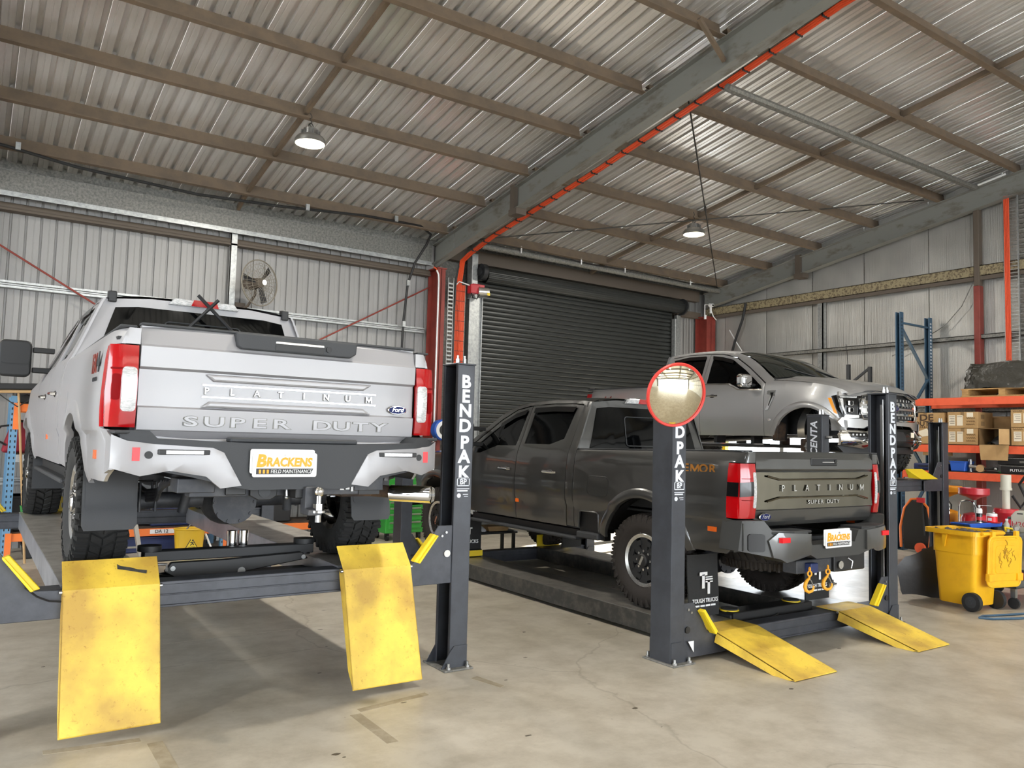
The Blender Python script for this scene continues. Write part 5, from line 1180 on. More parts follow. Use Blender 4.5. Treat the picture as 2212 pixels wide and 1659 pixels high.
for s_ in (-1, 1):
    bs = MB(); y0_ = [1.65, 2.18, 2.38, 2.84]; z0_ = [1.365, 1.35, 1.255, 1.245]
    bs.tube([(s_*(W3(y, z)+.004), y, z) for y, z in [(.98, 1.368)]+list(zip(y0_, z0_))], .009, 6); bs.build('belt_trim', 'chrome', t3)
    m = MB().prism(rounded(-.13, .13, -.09, .10, .05), 'y', -.05, .05).build('side_mirror', 'chrome', t3, .03, 3); m.location = (s_*1.16, 2.66, 1.36)
    MB().box(-.09, .09, -.07, -.045, -.07, .07).build('mirror_glass', 'glass_dark', m, .02, 2); MB().box(min(-s_*.05, -s_*.24), max(-s_*.05, -s_*.24), -.02, .03, -.07, -.03).build('mirror_arm', 'plastic_blk', m, .008)
    MB().box(min(s_*.02, s_*.09), max(s_*.02, s_*.09), .03, .075, -.05, .05).build('mirror_cap', 'chrome', m, .015, 2)
    fv = side3(s_)
    MB().panel([[(2.93, 1.22), (3.08, 1.22), (3.07, 1.15), (3.0, 1.02), (2.955, .94), (2.91, .94), (2.97, 1.06), (2.99, 1.16), (2.93, 1.17)]], lambda y, z, d: fv(y, z, d-.012), .06, th=.014).build('fender_vent', 'chrome', t3, .003)
    MB().panel([[(2.99, 1.19), (3.045, 1.19), (3.03, 1.13), (2.97, 1.0), (2.96, 1.0), (3.01, 1.13)]], lambda y, z, d: fv(y, z, d-.015), .06, th=.004).build('vent_inset', 'black_gloss', t3)
    MB().box(min(s_*.998, s_*1.01), max(s_*.998, s_*1.01), 2.95, 3.0, .785, .82).build('side_camera', 'machined', t3, .006)
    MB().panel([[(3.895, 1.09), (3.935, 1.09), (4.02, .87), (3.98, .89)]], lambda y, z, d: fv(y, z, d-.006), .04, th=.008).build('side_marker', 'amber_lens', t3)
    # running board hanging under the doors
    MB().box(min(s_*.80, s_*.96), max(s_*.80, s_*.96), .75, 2.85, .40, .46).build('running_board', 'plastic_blk', t3, .012, 2); MB().box(min(s_*.955, s_*.97), max(s_*.955, s_*.97), .75, 2.85, .44, .455).build('board_trim', 'chrome', t3)
    for yy in (1.0, 1.9, 2.6): MB().box(min(s_*.7, s_*.9), max(s_*.7, s_*.9), yy-.03, yy+.03, .46, .58).build('board_bracket', 'plastic_blk', t3)
    # bare hub: rotor, strut, arm, calliper
    if s_ > 0:
        hbb = MB().cyl((s_*.76, 3.55, .43), (s_*.80, 3.55, .43), .17, n=32).cyl((s_*.80, 3.55, .43), (s_*.88, 3.55, .43), .075, n=20).build('brake_rotor', 'steel', t3)
        MB().box(s_*.78-.05, s_*.78+.05, 3.36, 3.45, .36, .54).build('brake_calliper', 'rust', hbb, .02, 2)
        for k in range(6): a = 2*PI*k/6; MB().cyl((s_*.88, 3.55+.055*math.cos(a), .43+.055*math.sin(a)), (s_*.92, 3.55+.055*math.cos(a), .43+.055*math.sin(a)), .008, n=8).build('wheel_stud', 'steel', hbb)
        mb = MB()
        mb.tube([(s_*(.62+.055*math.cos(a_)), 3.6+.055*math.sin(a_), .62+.30*a_/(12*PI)) for a_ in [12*PI*k/70 for k in range(71)]], .012, 6); mb.build('coil_spring', 'plastic_dk', t3)
        MB().cyl((s_*.64, 3.55, .35), (s_*.60, 3.6, 1.0), .03, n=12).build('strut', 'steel', t3)
        MB().grid(lambda u, v: (s_*(.60+.1*math.sin(PI*u)), 3.16+.16*u+.12*v, .56+.46*u), 8, 4).build('heat_shield', 'steel', t3)
        MB().box(s_*.7-.04, s_*.7+.04, 3.5, 3.6, .42, .78).cyl((s_*.66, 3.52, .74), (s_*.74, 3.52, .74), .05, n=14).build('knuckle', 'underbody', t3, .01)
        mb = MB()
        for q_ in range(6): mb.tube([(s_*(.5+.05*q_), 3.3+.08*q_, .95), (s_*(.55+.04*q_), 3.42+.05*q_, .8), (s_*(.6+.02*q_), 3.5+.06*q_, .7)], .012, 6)
        mb.build('brake_lines', 'plastic_dk', t3); MB().box(s_*.55-.08, s_*.55+.08, 3.7, 3.95, .8, .98).build('washer_tank', 'plastic_dk', t3, .02)
        MB().prism([(s_*.35, .40), (s_*.72, .33), (s_*.76, .38), (s_*.35, .47)], 'y', 3.48, 3.62).build('lower_arm', 'underbody', t3, .008)
        MB().prism([(s_*.45, .78), (s_*.70, .72), (s_*.72, .76), (s_*.45, .84)], 'y', 3.5, 3.6).build('upper_arm', 'underbody', t3, .008)
        MB().box(min(s_*.7, s_*.97), max(s_*.7, s_*.97), 3.0, 3.06, .5, .95).build('liner_flap', 'plastic_blk', t3, .01); MB().prism([(3.02, .52), (3.10, .50), (3.12, .74), (3.04, .78)], 'x', .80, .99).build('splash_guard', 'rust', t3, .01)
MB().box(-.5, .5, 3.2, 3.9, .36, .5).build('skid_plate', 'black', t3, .02)
# front end of ute 3
def nose(x, z, d): return (x, 4.235-.19*(abs(x)/1.0)**2.8-.04*sstep(.95, 1.16, z)-d, z+.03)
def ln(z0_, z1_): return z0_
gr = MB().panel([[(-.62, .79), (.62, .79), (.66, .86), (.66, 1.0), (.60, 1.09), (.36, 1.15), (-.36, 1.15), (-.60, 1.09), (-.66, 1.0), (-.66, .86)]], lambda x, z, d: nose(x, z, d+.03), .06, th=.03).build('grille', 'black', t3)
def nbar(z0_, z1_, x0_, x1_, off, n=24): 
    mb = MB(); vs = []
    for i in range(n+1):
        x = x0_+(x1_-x0_)*i/n
        for z in (z0_, z1_):
            for d in (off, off+.03): vs.append(nose(x, z, d))
    mb.add(vs, [f for i in range(n) for f in ((i*4, i*4+4, i*4+6, i*4+2), (i*4+2, i*4+6, i*4+7, i*4+3), (i*4, i*4+1, i*4+5, i*4+4))]+[(0, 2, 3, 1), (n*4, n*4+1, n*4+3, n*4+2)], 0, False)
    return mb
for z_ in (.868, .945, 1.02): nbar(z_-.014, z_+.014, -.64, .64, -.012).build('grille_bar', 'steel', gr)
for s_ in (-1, 1):
    nbar(.99, 1.03, min(s_*.12, s_*.62), max(s_*.12, s_*.62), -.02).build('grille_bar', 'chrome', gr)
    nbar(.865, .885, min(s_*.12, s_*.62), max(s_*.12, s_*.62), -.02).build('grille_bar', 'chrome', gr)
for z_ in (.86, .935, 1.015, 1.10):
    for i in range(13):
        x = -.54+i*.09
        if abs(x) < .14 and .86 < z_ < 1.0: continue
        p = nose(x, z_-.03, .02); MB().box(x-.008, x+.008, p[1]-.01, p[1]+.012, z_-.016, z_+.016).build('grille_stud', 'chrome', gr)
MB().panel([[(-.95, 1.085), (-.62, 1.095), (-.36, 1.155), (.36, 1.155), (.62, 1.095), (.95, 1.085), (.93, 1.14), (.55, 1.20), (-.55, 1.20), (-.93, 1.14)]], lambda x, z, d: (lambda q: (q[0], q[1]-.05*sstep(1.12, 1.22, z), q[2]))(nose(x, z, d)), .06, th=.03).build('nose_panel', 'paint_silver', t3)
MB().tube([nose(x, z-.0, -.008) for x, z in [(-.62, .785), (-.2, .78), (.2, .78), (.62, .785), (.67, .86), (.67, 1.0), (.61, 1.095), (.36, 1.155), (-.36, 1.155), (-.61, 1.095), (-.67, 1.0), (-.67, .86)]], .012, 6, closed=True).build('grille_surround', 'chrome', gr)
badge_oval(gr, T(0, nose(0, .95, -.03)[1], .98) @ RZ(PI) @ FACE_NY, .11)
for s_ in (-1, 1):
    fv = side3(s_)
    ol = [(s_*x, z) for x, z in ((.665, 1.0), (.665, .80), (.80, .785), (.90, .80), (.955, .93), (.97, 1.085), (.80, 1.095), (.64, 1.09))]
    hl = MB().panel([ol], lambda x, z, d: nose(x, z, d+.012), .05, th=.05).build('headlamp', 'black_gloss', t3)
    def hb_(pts, mt_, off=.004, nm='lamp_trim'): return MB().panel([[(s_*x, z) for x, z in pts]], lambda x, z, d: nose(x, z, d+off), .04, th=.012).build(nm, mt_, hl, .002)
    hb_([(.68, 1.085), (.93, 1.08), (.93, 1.062), (.70, 1.062)], 'white_lens'); hb_([(.68, .835), (.88, .835), (.90, .80), (.80, .79), (.68, .80)], 'machined')  # top chrome strip in lens white, bright reflection put into the colour
    hb_([(.90, 1.05), (.945, 1.05), (.93, .93), (.885, .84), (.87, .84), (.91, .95)], 'white_lens')
    for zz in (.90, .99): 
        p = nose(s_*.80, zz, 0); zz += .03; MB().box(s_*.80-.055, s_*.80+.055, p[1]-.02, p[1]+.004, zz-.036, zz+.036).build('lamp_frame', 'chrome', hl, .012, 2); MB().cyl((s_*.80, p[1]+.0, zz), (s_*.80, p[1]+.008, zz), .028, n=18).build('projector', 'glass_dark', hl)
    MB().panel([[(s_*x, z) for x, z in ((.56, 1.06), (.66, 1.06), (.665, .84), (.56, .84))]], lambda x, z, d: nose(x, z, d-.006), .05, th=.03).build('lamp_bridge', 'chrome', hl, .006)
    MB().panel([[(4.04, .825), (4.08, .825), (4.09, .98), (4.05, 1.12), (3.925, 1.12)]], lambda y, z, d: fv(y, z, d+.004), .05, th=.02).build('lamp_side_lens', 'black_gloss', hl)
    MB().panel([[(3.93, .825), (4.07, .825), (4.08, .65), (3.93, .65)]], lambda y, z, d: fv(y, z, d+.002), .05, th=.02).build('bumper_corner', 'paint_silver', t3)
    # painted corner strip and chrome bumper
    MB().panel([[(s_*x, z) for x, z in ((0, .785), (0, .72), (.5, .71), (.62, .66), (.93, .67), (.985, .74), (.93, .80), (.80, .785), (.64, .79))]], nose, .06, th=.02).build('bumper_top', 'paint_silver', t3)
    def bf(x, z, d): return (x, 4.31-.23*(abs(x)/1.0)**2.8-.05*((z-.56)/.12)**2-d, z)
    MB().panel([[(s_*x, z) for x, z in ((.52, .70), (.60, .655), (.93, .665), (.985, .60), (.96, .46), (.62, .42), (.50, .46))]], bf, .05, th=.04).build('bumper_end', 'chrome', t3)
    MB().panel([[(s_*x, z) for x, z in ((.62, .63), (.88, .635), (.86, .56), (.70, .53), (.60, .57))]], lambda x, z, d: bf(x, z, d-.004), .05, th=.02).build('fog_lamp_pocket', 'black_gloss', t3)
    for k in range(4): p = bf(s_*(.68+.05*k), .60, 0); MB().box(p[0]-.016, p[0]+.016, p[1], p[1]+.012, .59, .615).build('fog_led', 'white_lens', t3, .003)
    MB().tube([bf(s_*.50, .68, -.02), bf(s_*.60, .56, -.03), bf(s_*.66, .50, -.03)], .016, 8).ball(bf(s_*.62, .54, -.03), .025).build('tow_hook', 'chrome', t3)
def bf(x, z, d): return (x, 4.31-.23*(abs(x)/1.0)**2.8-.05*((z-.56)/.12)**2-d, z)
MB().panel([[(-.52, .70), (.52, .70), (.50, .46), (-.50, .46)]], lambda x, z, d: bf(x, z, d+.01), .06, th=.05).build('bumper_centre', 'black_gloss', t3)
MB().panel([[(-.20, .66), (.20, .66), (.20, .54), (-.20, .54)]], lambda x, z, d: bf(x, z, d-.006), .06, th=.01).build('plate_holder', 'plastic_blk', t3)
p = bf(-.42, .62, 0); MB().box(-.46, -.38, p[1], p[1]+.008, .59, .66).build('label', 'paper', t3)
MB().panel([[(-.94, .45), (.94, .45), (.85, .36), (-.85, .36)]], lambda x, z, d: (x, 4.18-.2*(abs(x))**2.6-d, z), .08, th=.04).build('air_dam', 'plastic_blk', t3)
MB().text('4x4', .12, T(W3(-.5, 1.22)+.002, -.55, 1.2) @ RZ(PI/2) @ FACE_NY, .004, 0, .01, shear=.2, sx=1.2).build('decal_lettering', 'steel_red', t3)
for s_ in (-1, 1):
    MB().panel([[(-1.14, .95), (-1.0, .95), (-1.0, 1.30), (-1.14, 1.30)]], lambda y, z, d, s_=s_: (s_*(W3(y, z)+.006-d), y, z), .06, th=.02).build('tail_lamp', 'red_lens', t3)
MB().box(-.83, .83, -1.16, -1.10, .80, 1.38).build('tailgate', 'paint_silver', t3, .02, 2)
MB().box(-.95, .95, -1.32, -1.12, .55, .75).build('rear_bumper', 'chrome', t3, .03, 2)
# unseen noses of the two Super-size trucks, kept simple
for tt, pm in ((t1, 'paint_white'), (t2, 'paint_grey')):
    def n2(x, z, d): return (x, 4.80-.16*(abs(x)/1.0)**2.6-d, z)
    MB().panel([[(-.6, .82), (.6, .82), (.6, 1.18), (-.6, 1.18)]], n2, .1, th=.04).build('grille', 'chrome', tt)
    for s_ in (-1, 1): MB().panel([[(s_*.61, .84), (s_*.9, .84), (s_*.9, 1.14), (s_*.61, 1.16)]], n2, .1, th=.04).build('headlamp', 'white_lens', tt)
    MB().panel([[(-.98, .82), (.98, .82), (.98, .55), (-.98, .55)]], lambda x, z, d: n2(x, z, d-.08), .1, th=.06).build('front_bumper', 'chrome' if tt is t1 else pm, tt)
    MB().panel([[(-.9, 1.18), (.9, 1.18), (.8, 1.26), (-.8, 1.26)]], n2, .1, th=.03).build('nose_panel', pm, tt)
# ---------------- right-hand pallet racking and what is on it ----------------
t = thing('pallet_rack', 'blue and orange pallet rack against the foil wall', 'pallet rack')
for y in (7.58, 4.86):
    for x in (13.40, 14.36):
        up = MB().prism([(x-.055, y-.045), (x+.055, y-.045), (x+.055, y+.045), (x-.055, y+.045), (x-.055, y+.03), (x+.04, y+.03), (x+.04, y-.03), (x-.055, y-.03)], 'z', 0, 4.13).build('upright', 'rack_blue', t)
        mb = MB()
        for i in range(66):
            mb.box(x-.022, x-.008, y-.0465, y-.0445, .1+i*.06, .13+i*.06); mb.box(x+.008, x+.022, y-.0465, y-.0445, .1+i*.06, .13+i*.06)
        mb.build('slots', 'white' if x > 14 else 'black', up)['kind'] = 'stuff'
        MB().box(x-.08, x+.08, y-.07, y+.07, 0, .01).build('foot_plate', 'rack_blue', up)
    for z0, z1 in ((.3, 1.2), (1.2, 2.1), (2.1, 3.0), (3.0, 3.9)):
        a, b = ((13.42, z0), (14.34, z1)) if int(z0*10) % 2 else ((14.34, z0), (13.42, z1))
        bar((a[0], y, a[1]), (b[0], y, b[1]), .05, .03, 'brace', 'rack_blue', t)
    bar((13.42, y, 3.95), (14.34, y, 3.95), .05, .03, 'brace', 'rack_blue', t)
for z in (2.53, 1.75, 1.31):
    for x in (13.385, 14.36): MB().box(x-.025, x+.025, 4.88, 7.56, z-.062, z+.062).box(x-.02, x+.05, 4.88, 7.56, z+.04, z+.062).build('beam', 'orange_beam', t, .004)
    for yy in (7.535, 4.905): MB().box(13.36, 13.41, yy-.005, yy+.005, z-.1, z+.1).build('beam_connector', 'orange_beam', t)
    if z < 2: MB().box(13.40, 14.35, 4.9, 7.55, z+.062, z+.074).build('shelf_board', 'rust', t)
# grey half-height frame behind the ute
t = thing('storage_rack', 'short grey slotted rack end with a brace behind the ute bonnet', 'rack')
MB().box(14.1, 14.16, 9.0, 9.06, 0, 3.35).build('upright', 'plastic_dk', t); MB().box(14.1, 14.16, 8.55, 8.61, 0, 3.28).build('upright', 'plastic_dk', t); bar((14.13, 8.95, 3.0), (14.13, 8.6, 3.25), .04, .04, 'brace', 'plastic_dk', t)
MB().cyl((14.1, 9.02, 3.35), (14.1, 9.06, 3.75), .006, n=6).build('whip_aerial', 'black', t)
# wrapped pallet on top
t = thing('wooden_pallet', 'wooden pallet on the top beams under black plastic wrap', 'pallet', (13.42, 5.9, 2.595))
for k in range(3): MB().box(0, 1.0, -.58+k*.56, -.48+k*.56, .022, .118).build('bearer', 'pallet_wood', t)
for k in range(7): MB().box(.0+k*.15, .1+k*.15, -.6, .66, .118, .138).build('top_slat', 'pallet_wood', t)
for k in (0, 3, 6): MB().box(.0+k*.15, .1+k*.15, -.6, .66, 0, .022).build('bottom_slat', 'pallet_wood', t)
mb = MB(); rw_ = random.Random(5); ph = [rw_.uniform(0, 6) for _ in range(6)]
def wrap(u, v):
    a = 2*PI*u; c, s_ = math.cos(a), math.sin(a); e = .35
    x = .5+.5*math.copysign(abs(c)**e, c); y = .03+.64*math.copysign(abs(s_)**e, s_)
    r_ = 1-.12*v*v; k = .03*math.sin(9*a+7*v+ph[0])+.02*math.sin(23*a-15*v+ph[1])+.012*math.sin(41*a+19*v)
    return (.5+(x-.5)*(r_+k), .03+(y-.03)*(r_+k), .14+.36*v+.05*math.sin(5*a+ph[2])*v+.015*math.sin(19*a+9*v)-.06*(1-v)*max(0, math.sin(3*a+1)))
mb.grid(wrap, 72, 8); mb.grid(lambda u, v: (lambda p: (.5+(p[0]-.5)*(1-v), .03+(p[1]-.03)*(1-v), p[2]+.04*v+.015*math.sin(6*v+9*u)))(wrap(u, 1)), 72, 5)
o = mb.build('wrapped_load', 'tarp'); o.location = (13.42, 5.9, 2.595); tag(o, 'crumpled black plastic sheet wrapped over the load on the top pallet', 'wrapped load')
def carton(x, y0, y1, z0, z1, depth, label, parts=None, top=True, rz=0):
    w_, h_ = y1-y0, z1-z0
    c = thing('cardboard_box', label, 'box', (x, (y0+y1)/2, z0), rz)
    MB().box(0, depth, -w_/2, w_/2, 0, h_).build('carton', 'cardboard', c, .004)
    MB().box(-.0012, depth+.001, -.028, .028, h_-.0005, h_+.0008).box(-.0012, 0, -.028, .028, h_-.06, h_).build('packing_tape', 'cardboard_dk', c)
    return c
def paper(c, y, z, wy, hz, nm='paper_label', mt='paper', lines=0):
    o = MB().box(-.003, -.001, y-wy/2, y+wy/2, z-hz/2, z+hz/2).build(nm, mt, c)
    if lines:
        mb = MB()
        for k in range(lines): mb.box(-.0045, -.003, y-wy*.4, y+wy*(.4-.1*(k % 3)), z+hz*.38-hz*.8*k/lines-.006, z+hz*.38-hz*.8*k/lines)
        mb.build('print_lines', 'ink', o)
    return o
def hand(c, y, z, n, mt='ink'):
    mb = MB()
    for k in range(n):
        zz = z-k*.05
        mb.tube([(-.003, y-.01*j*1.0+.07, zz+.014*math.sin(j*2.1+k)) for j in range(15)], .0022, 4)
    mb.build('handwriting', mt, c)
for z0, lb in ((1.824, 'lower of two taped cartons with white labels beside the open carton'), (2.092, 'upper of two taped cartons with white labels on the rack')):
    c = carton(13.38, 6.28, 6.76, z0, z0+.262, .5, lb)
    paper(c, .165, .125, .105, .17, lines=5); paper(c, .04, .125, .095, .17, lines=1); paper(c, -.12, .215, .10, .075, lines=0); hand(c, -.13, .16, 3)
    mb = MB()
    for k in range(2): mb.box(.10+.0, .22, -.2405, -.2395, .04+.11*k, .11+.11*k)
    mb.build('printed_mark', 'cardboard_dk', c)
c = carton(13.40, 6.82, 7.46, 2.092, 2.35, .55, 'carton printed with a black logo left of the labelled boxes')
mb = MB().text('DE', .15, T(-.003, -.02, .17) @ FACE_NX, .002, 0, .02, sx=1.3); mb.text('OUTB', .11, T(-.003, .03, .07) @ FACE_NX, .002, 0, .015, sx=1.15); mb.text('S E R I', .045, T(-.003, .03, .015) @ FACE_NX, .002); mb.build('printed_logo', 'ink', c)
c = carton(13.38, 6.80, 7.36, 1.824, 2.09, .5, 'crushed carton with torn paper under the logo carton')
MB().add([(-.004, .2, .2), (-.004, .02, .26), (-.004, -.05, .14), (-.004, .1, .12)], [(0, 1, 2, 3)]).add([(-.004, -.1, .24), (-.004, -.22, .2), (-.004, -.26, .05), (-.004, -.12, .1)], [(0, 1, 2, 3)]).build('torn_paper', 'paper', c)
c = carton(13.42, 6.85, 7.2, 1.63, 1.70, .3, 'flat carton flap hanging below the crushed carton')
for z0, lb in ((1.824, 'lower carton with a paper label at the right end of the shelf'), (2.105, 'upper carton with paper labels at the right end of the shelf')):
    c = carton(13.38, 5.2, 5.79, z0, z0+.275, .5, lb); paper(c, .2, .14, .11, .15, lines=4); paper(c, .07, .14, .09, .15, lines=2); hand(c, .2, .25, 1)
c = thing('cardboard_box', 'open carton lying on its side with flaps and grey plastic inside', 'box', (13.36, 6.03, 1.824))
mb = MB().box(0, .5, -.22, -.215, 0, .26).box(0, .5, .215, .22, 0, .26).box(0, .5, -.22, .22, 0, .005).box(0, .5, -.22, .22, .255, .26).box(.495, .5, -.22, .22, 0, .26); mb.build('carton', 'cardboard_dk', c)
MB().prism([(-.22, 0), (.22, 0), (.2, -.24), (-.2, -.24)], 'x', -.012, -.006).build('front_flap', 'cardboard', c)
MB().box(-.16, .0, -.222, -.218, .01, .25, M=T(0, -.22, 0) @ RZ(-.6) @ T(0, .22, 0)).build('side_flap', 'cardboard', c)
MB().grid(lambda u, v: (.12+.3*u, -.16+.32*v, .03+.13*math.sin(PI*u)*math.sin(PI*v)+.02*math.sin(17*u+9*v)), 10, 10).build('plastic_packing', 'plastic_dk', c)
c = carton(13.95, 5.8, 6.9, 1.824, 2.30, .4, 'long brown carton standing behind the labelled boxes')
zt2 = 1.385
c = thing('tool_case', 'dark blue tool case lying on the lower shelf beside the rack post', 'case', (13.6, 7.1, zt2)); MB().box(-.15, .15, -.28, .28, 0, .11).build('case_body', 'blue_dark', c, .02, 2); MB().box(-.155, -.15, -.2, .2, .05, .07).build('case_seam', 'black', c)
c = thing('storage_tub', 'small bright blue plastic tub on the lower shelf', 'tub', (13.55, 6.62, zt2)); MB().prism([(-.11, 0), (.11, 0), (.13, .16), (-.13, .16)], 'x', -.14, .14).build('tub_body', 'blue', c, .01); MB().box(-.15, .15, -.135, .135, .15, .165).build('tub_rim', 'blue', c)
c = MB().cyl((13.5, 6.46, zt2), (13.5, 6.46, zt2+.2), .025, n=14).cyl((13.5, 6.46, zt2), (13.5, 6.46, zt2+.012), .04, n=14).build('steel_tube', 'steel'); tag(c, 'upright steel tube on the lower shelf', 'tube')
c = thing('air_sander', 'round brown pad sander lying on the lower shelf', 'sander', (13.45, 6.28, zt2+.06)); MB().cyl((-.03, 0, 0), (.02, 0, 0), .06, n=24).build('pad', 'wood', c, .006); MB().cyl((0, -.05, .0), (0, -.22, .01), .018, .022, n=12).build('grip', 'black', c); MB().ball((0, -.23, .0), .03).build('fitting', 'steel', c); MB().cyl((0, .05, .02), (0, .17, .03), .03, n=12).build('motor_body', 'steel', c)
c = MB().grid(lambda u, v: (13.42+.18*v, 6.02-.16*u, zt2+.004+.05*math.sin(PI*u)*math.sin(PI*v)+.012*math.sin(11*u+5*v)), 10, 8).build('rag', 'green'); tag(c, 'crumpled green rag on the lower shelf', 'rag')
for i, (y0, y1, z0, z1, lb) in enumerate(((5.3, 5.96, zt2, zt2+.13, 'long black tool case with white lettering on the lower shelf'), (5.3, 6.0, zt2+.135, zt2+.25, 'black tool case stacked on the lettered case'))):
    c = thing('tool_case', lb, 'case', (13.40, (y0+y1)/2, z0)); h_ = z1-z0; w_ = y1-y0
    MB().box(0, .35, -w_/2, w_/2, 0, h_).build('case_body', 'black', c, .008); MB().box(-.006, .002, -w_/2-.004, w_/2+.004, h_-.018, h_-.006).build('case_trim', 'galv_dark', c)
    if i == 0: MB().text('FUTUREL', .055, T(-.004, .06, .05) @ FACE_NX, .002, 0, .01, sx=1.2).build('lettering', 'white', c)
    MB().box(-.012, 0, -.03, .03, h_*.3, h_*.55).build('latch', 'galv_dark', c)
# drainers
def drainer(x, y, mt, label):
    t = thing('oil_drainer', label, 'oil drainer', (x, y, 0))
    MB().lathe([(.02, 1.0), (.10, 1.045), (.185, 1.07), (.205, 1.09), (.205, 1.175), (.19, 1.175), (.185, 1.10), (.05, 1.08), (0, 1.08)], 32).build('drain_bowl', mt, t)
    MB().cyl((0, 0, .8), (0, 0, 1.0), .022, n=12).build('stem', 'galv_dark', t)
    MB().lathe([(0, .12), (.16, .12), (.18, .15), (.18, .74), (.15, .79), (.05, .82), (0, .82)], 32).build('tank', mt, t)
    for a in (.4, 2.5, 4.6): MB().cyl((.15*math.cos(a), .15*math.sin(a), .12), (.2*math.cos(a), .2*math.sin(a), .06), .015, n=8).cyl((.2*math.cos(a)-.012, .2*math.sin(a), .035), (.2*math.cos(a)+.012, .2*math.sin(a), .035), .035, n=14).build('caster', 'plastic_blk', t)
    MB().tube([(-.19, -.12, .55), (-.2, -.12, .9), (-.2, -.09, .98), (-.2, 0, 1.0), (-.2, .09, .98), (-.2, .12, .9), (-.19, .12, .55)], .012, 8).build('handle', 'chrome', t)
    MB().tube([(.05, .0, .82), (.12, .05, .95), (.16, .02, .88), (.1, 0, .8)], .01, 6).build('hose', 'black', t)
drainer(12.25, 5.82, 'red', 'red mobile oil drainer with bowl and chrome handle behind the bin')
drainer(12.5, 6.33, 'plate_orange', 'orange mobile oil drainer half hidden behind the hoist post')
t = thing('grease_pump', 'pale upright fluid pump with black gun on a red drum', 'pump', (11.2, 4.92, 0))
MB().lathe([(0, .02), (.14, .02), (.15, .05), (.15, .5), (.155, .51), (.15, .52), (.15, .92), (.155, .93), (.14, .98), (0, .98)], 28).build('drum', 'red', t)
MB().cyl((0, 0, .98), (0, 0, 1.22), .045, n=16).cyl((0, 0, 1.22), (0, 0, 1.25), .07, n=16).cyl((0, 0, 1.25), (0, 0, 1.42), .062, n=18).build('pump_body', 'offwhite', t, .004)
MB().tube([(.06, -.05, 1.15), (.12, -.12, 1.0), (.2, -.16, 1.1), (.14, -.1, 1.3), (.1, -.22, 1.45), (.06, -.32, 1.5)], .018, 8).build('gun_hose', 'black', t); MB().tube([(.08, -.2, 1.44), (.04, -.3, 1.52), (.0, -.4, 1.52)], .014, 8).build('gun', 'steel', t)
t = thing('upright_creeper', 'black floor creeper stood on end with orange rim and wheel', 'creeper', (13.22, 7.22, 0))
MB().prism([(-.26, .04), (.22, .04), (.24, .5), (.18, .75), (.06, .88), (-.08, .86), (-.2, .7), (-.27, .4)], 'x', .0, .05).build('board', 'black', t, .02, 2)
MB().tube([(.02, -.2, .06), (.02, -.245, .5), (.02, -.19, .76), (.02, -.06, .9), (.02, .09, .88), (.02, .21, .72), (.02, .28, .4), (.02, .27, .06)], .022, 8).build('rim', 'orange_left', t)
MB().cyl((-.08, -.10, .09), (-.03, -.10, .09), .085, n=28).build('wheel', 'orange_beam', t, .008); MB().cyl((-.1, -.19, .05), (-.03, -.19, .05), .05, n=20).build('wheel', 'plastic_dk', t)
MB().cyl((-.03, -.12, .85), (-.03, -.16, .3), .012, n=8).build('spring_strut', 'black', t); MB().box(-.05, .0, -.16, -.04, .84, .92).build('clamp', 'red', t)
# ---------------- wheelie bin, guard, cart ----------------
t = thing('wheelie_bin', 'yellow wheelie bin with its scuffed lid hanging open', 'bin', (9.20, 4.47, 0), -.10)
mb = MB(); W0, D0, W1_, D1 = .19, .20, .235, .26
vs = []
for k, (z, w_, d_) in enumerate(((.05, W0, D0), (.06, W0+.005, D0+.005), (.80, W1_-.01, D1-.01), (.80, W1_, D1), (.84, W1_+.005, D1+.005))):
    vs += [(p[0], p[1], z) for p in rounded(-w_, w_, -d_, d_, .05, 4)]
n = 20; mb.add(vs, [(k*n+i, k*n+(i+1) % n, (k+1)*n+(i+1) % n, (k+1)*n+i) for k in range(4) for i in range(n)], 0, True); mb.add(vs[:n], [tuple(range(n))[::-1]]); mb.build('bin_body', 'bin_yellow', t, auto=40)
rim = MB()
ro = rounded(-W1_-.04, W1_+.04, -D1-.03, D1+.06, .06, 4); ri = rounded(-W1_+.01, W1_-.01, -D1+.01, D1-.01, .05, 4)
rim.add([(p[0], p[1], z) for z in (.845, .80) for p in ro]+[(p[0], p[1], .845) for p in ri]+[(p[0], p[1], .60) for p in ri], [(i, (i+1) % n, n+(i+1) % n, n+i) for i in range(n)]+[(i, (i+1) % n, 2*n+(i+1) % n, 2*n+i) for i in range(n)]+[(2*n+i, 2*n+(i+1) % n, 3*n+(i+1) % n, 3*n+i) for i in range(n)])
rim.build('rim', 'bin_yellow', t, .004)
MB().grid(lambda u, v: ((u-.5)*2*(W1_-.02), (v-.5)*2*(D1-.02), .80+.035*math.sin(13*u+3)*math.sin(11*v)+.02*math.sin(29*u+v*17)), 24, 24).build('rubbish', 'girt_brown', t)['kind'] = 'stuff'
for s_ in (-1, 1):
    MB().prism([(.05, .80), (.11, .80), (.10, .70), (.08, .66), (.07, .72)], 'x', min(s_*W1_, s_*(W1_+.02)), max(s_*W1_, s_*(W1_+.02))).build('rib', 'bin_yellow', t)
    wl_ = MB().cyl((s_*.19, -.20, .10), (s_*.245, -.20, .10), .10, n=32).build('wheel', 'plastic_blk', t, .012, 2); MB().cyl((s_*.245, -.20, .10), (s_*.25, -.20, .10), .06, n=24).cyl((s_*.25, -.20, .10), (s_*.262, -.20, .10), .02, n=14).build('wheel_hub', 'plastic_dk', wl_)
MB().prism([(D1+.02, .80), (D1+.09, .80), (D1+.0, .68)], 'x', -.02, .02).build('rib', 'bin_yellow', t)
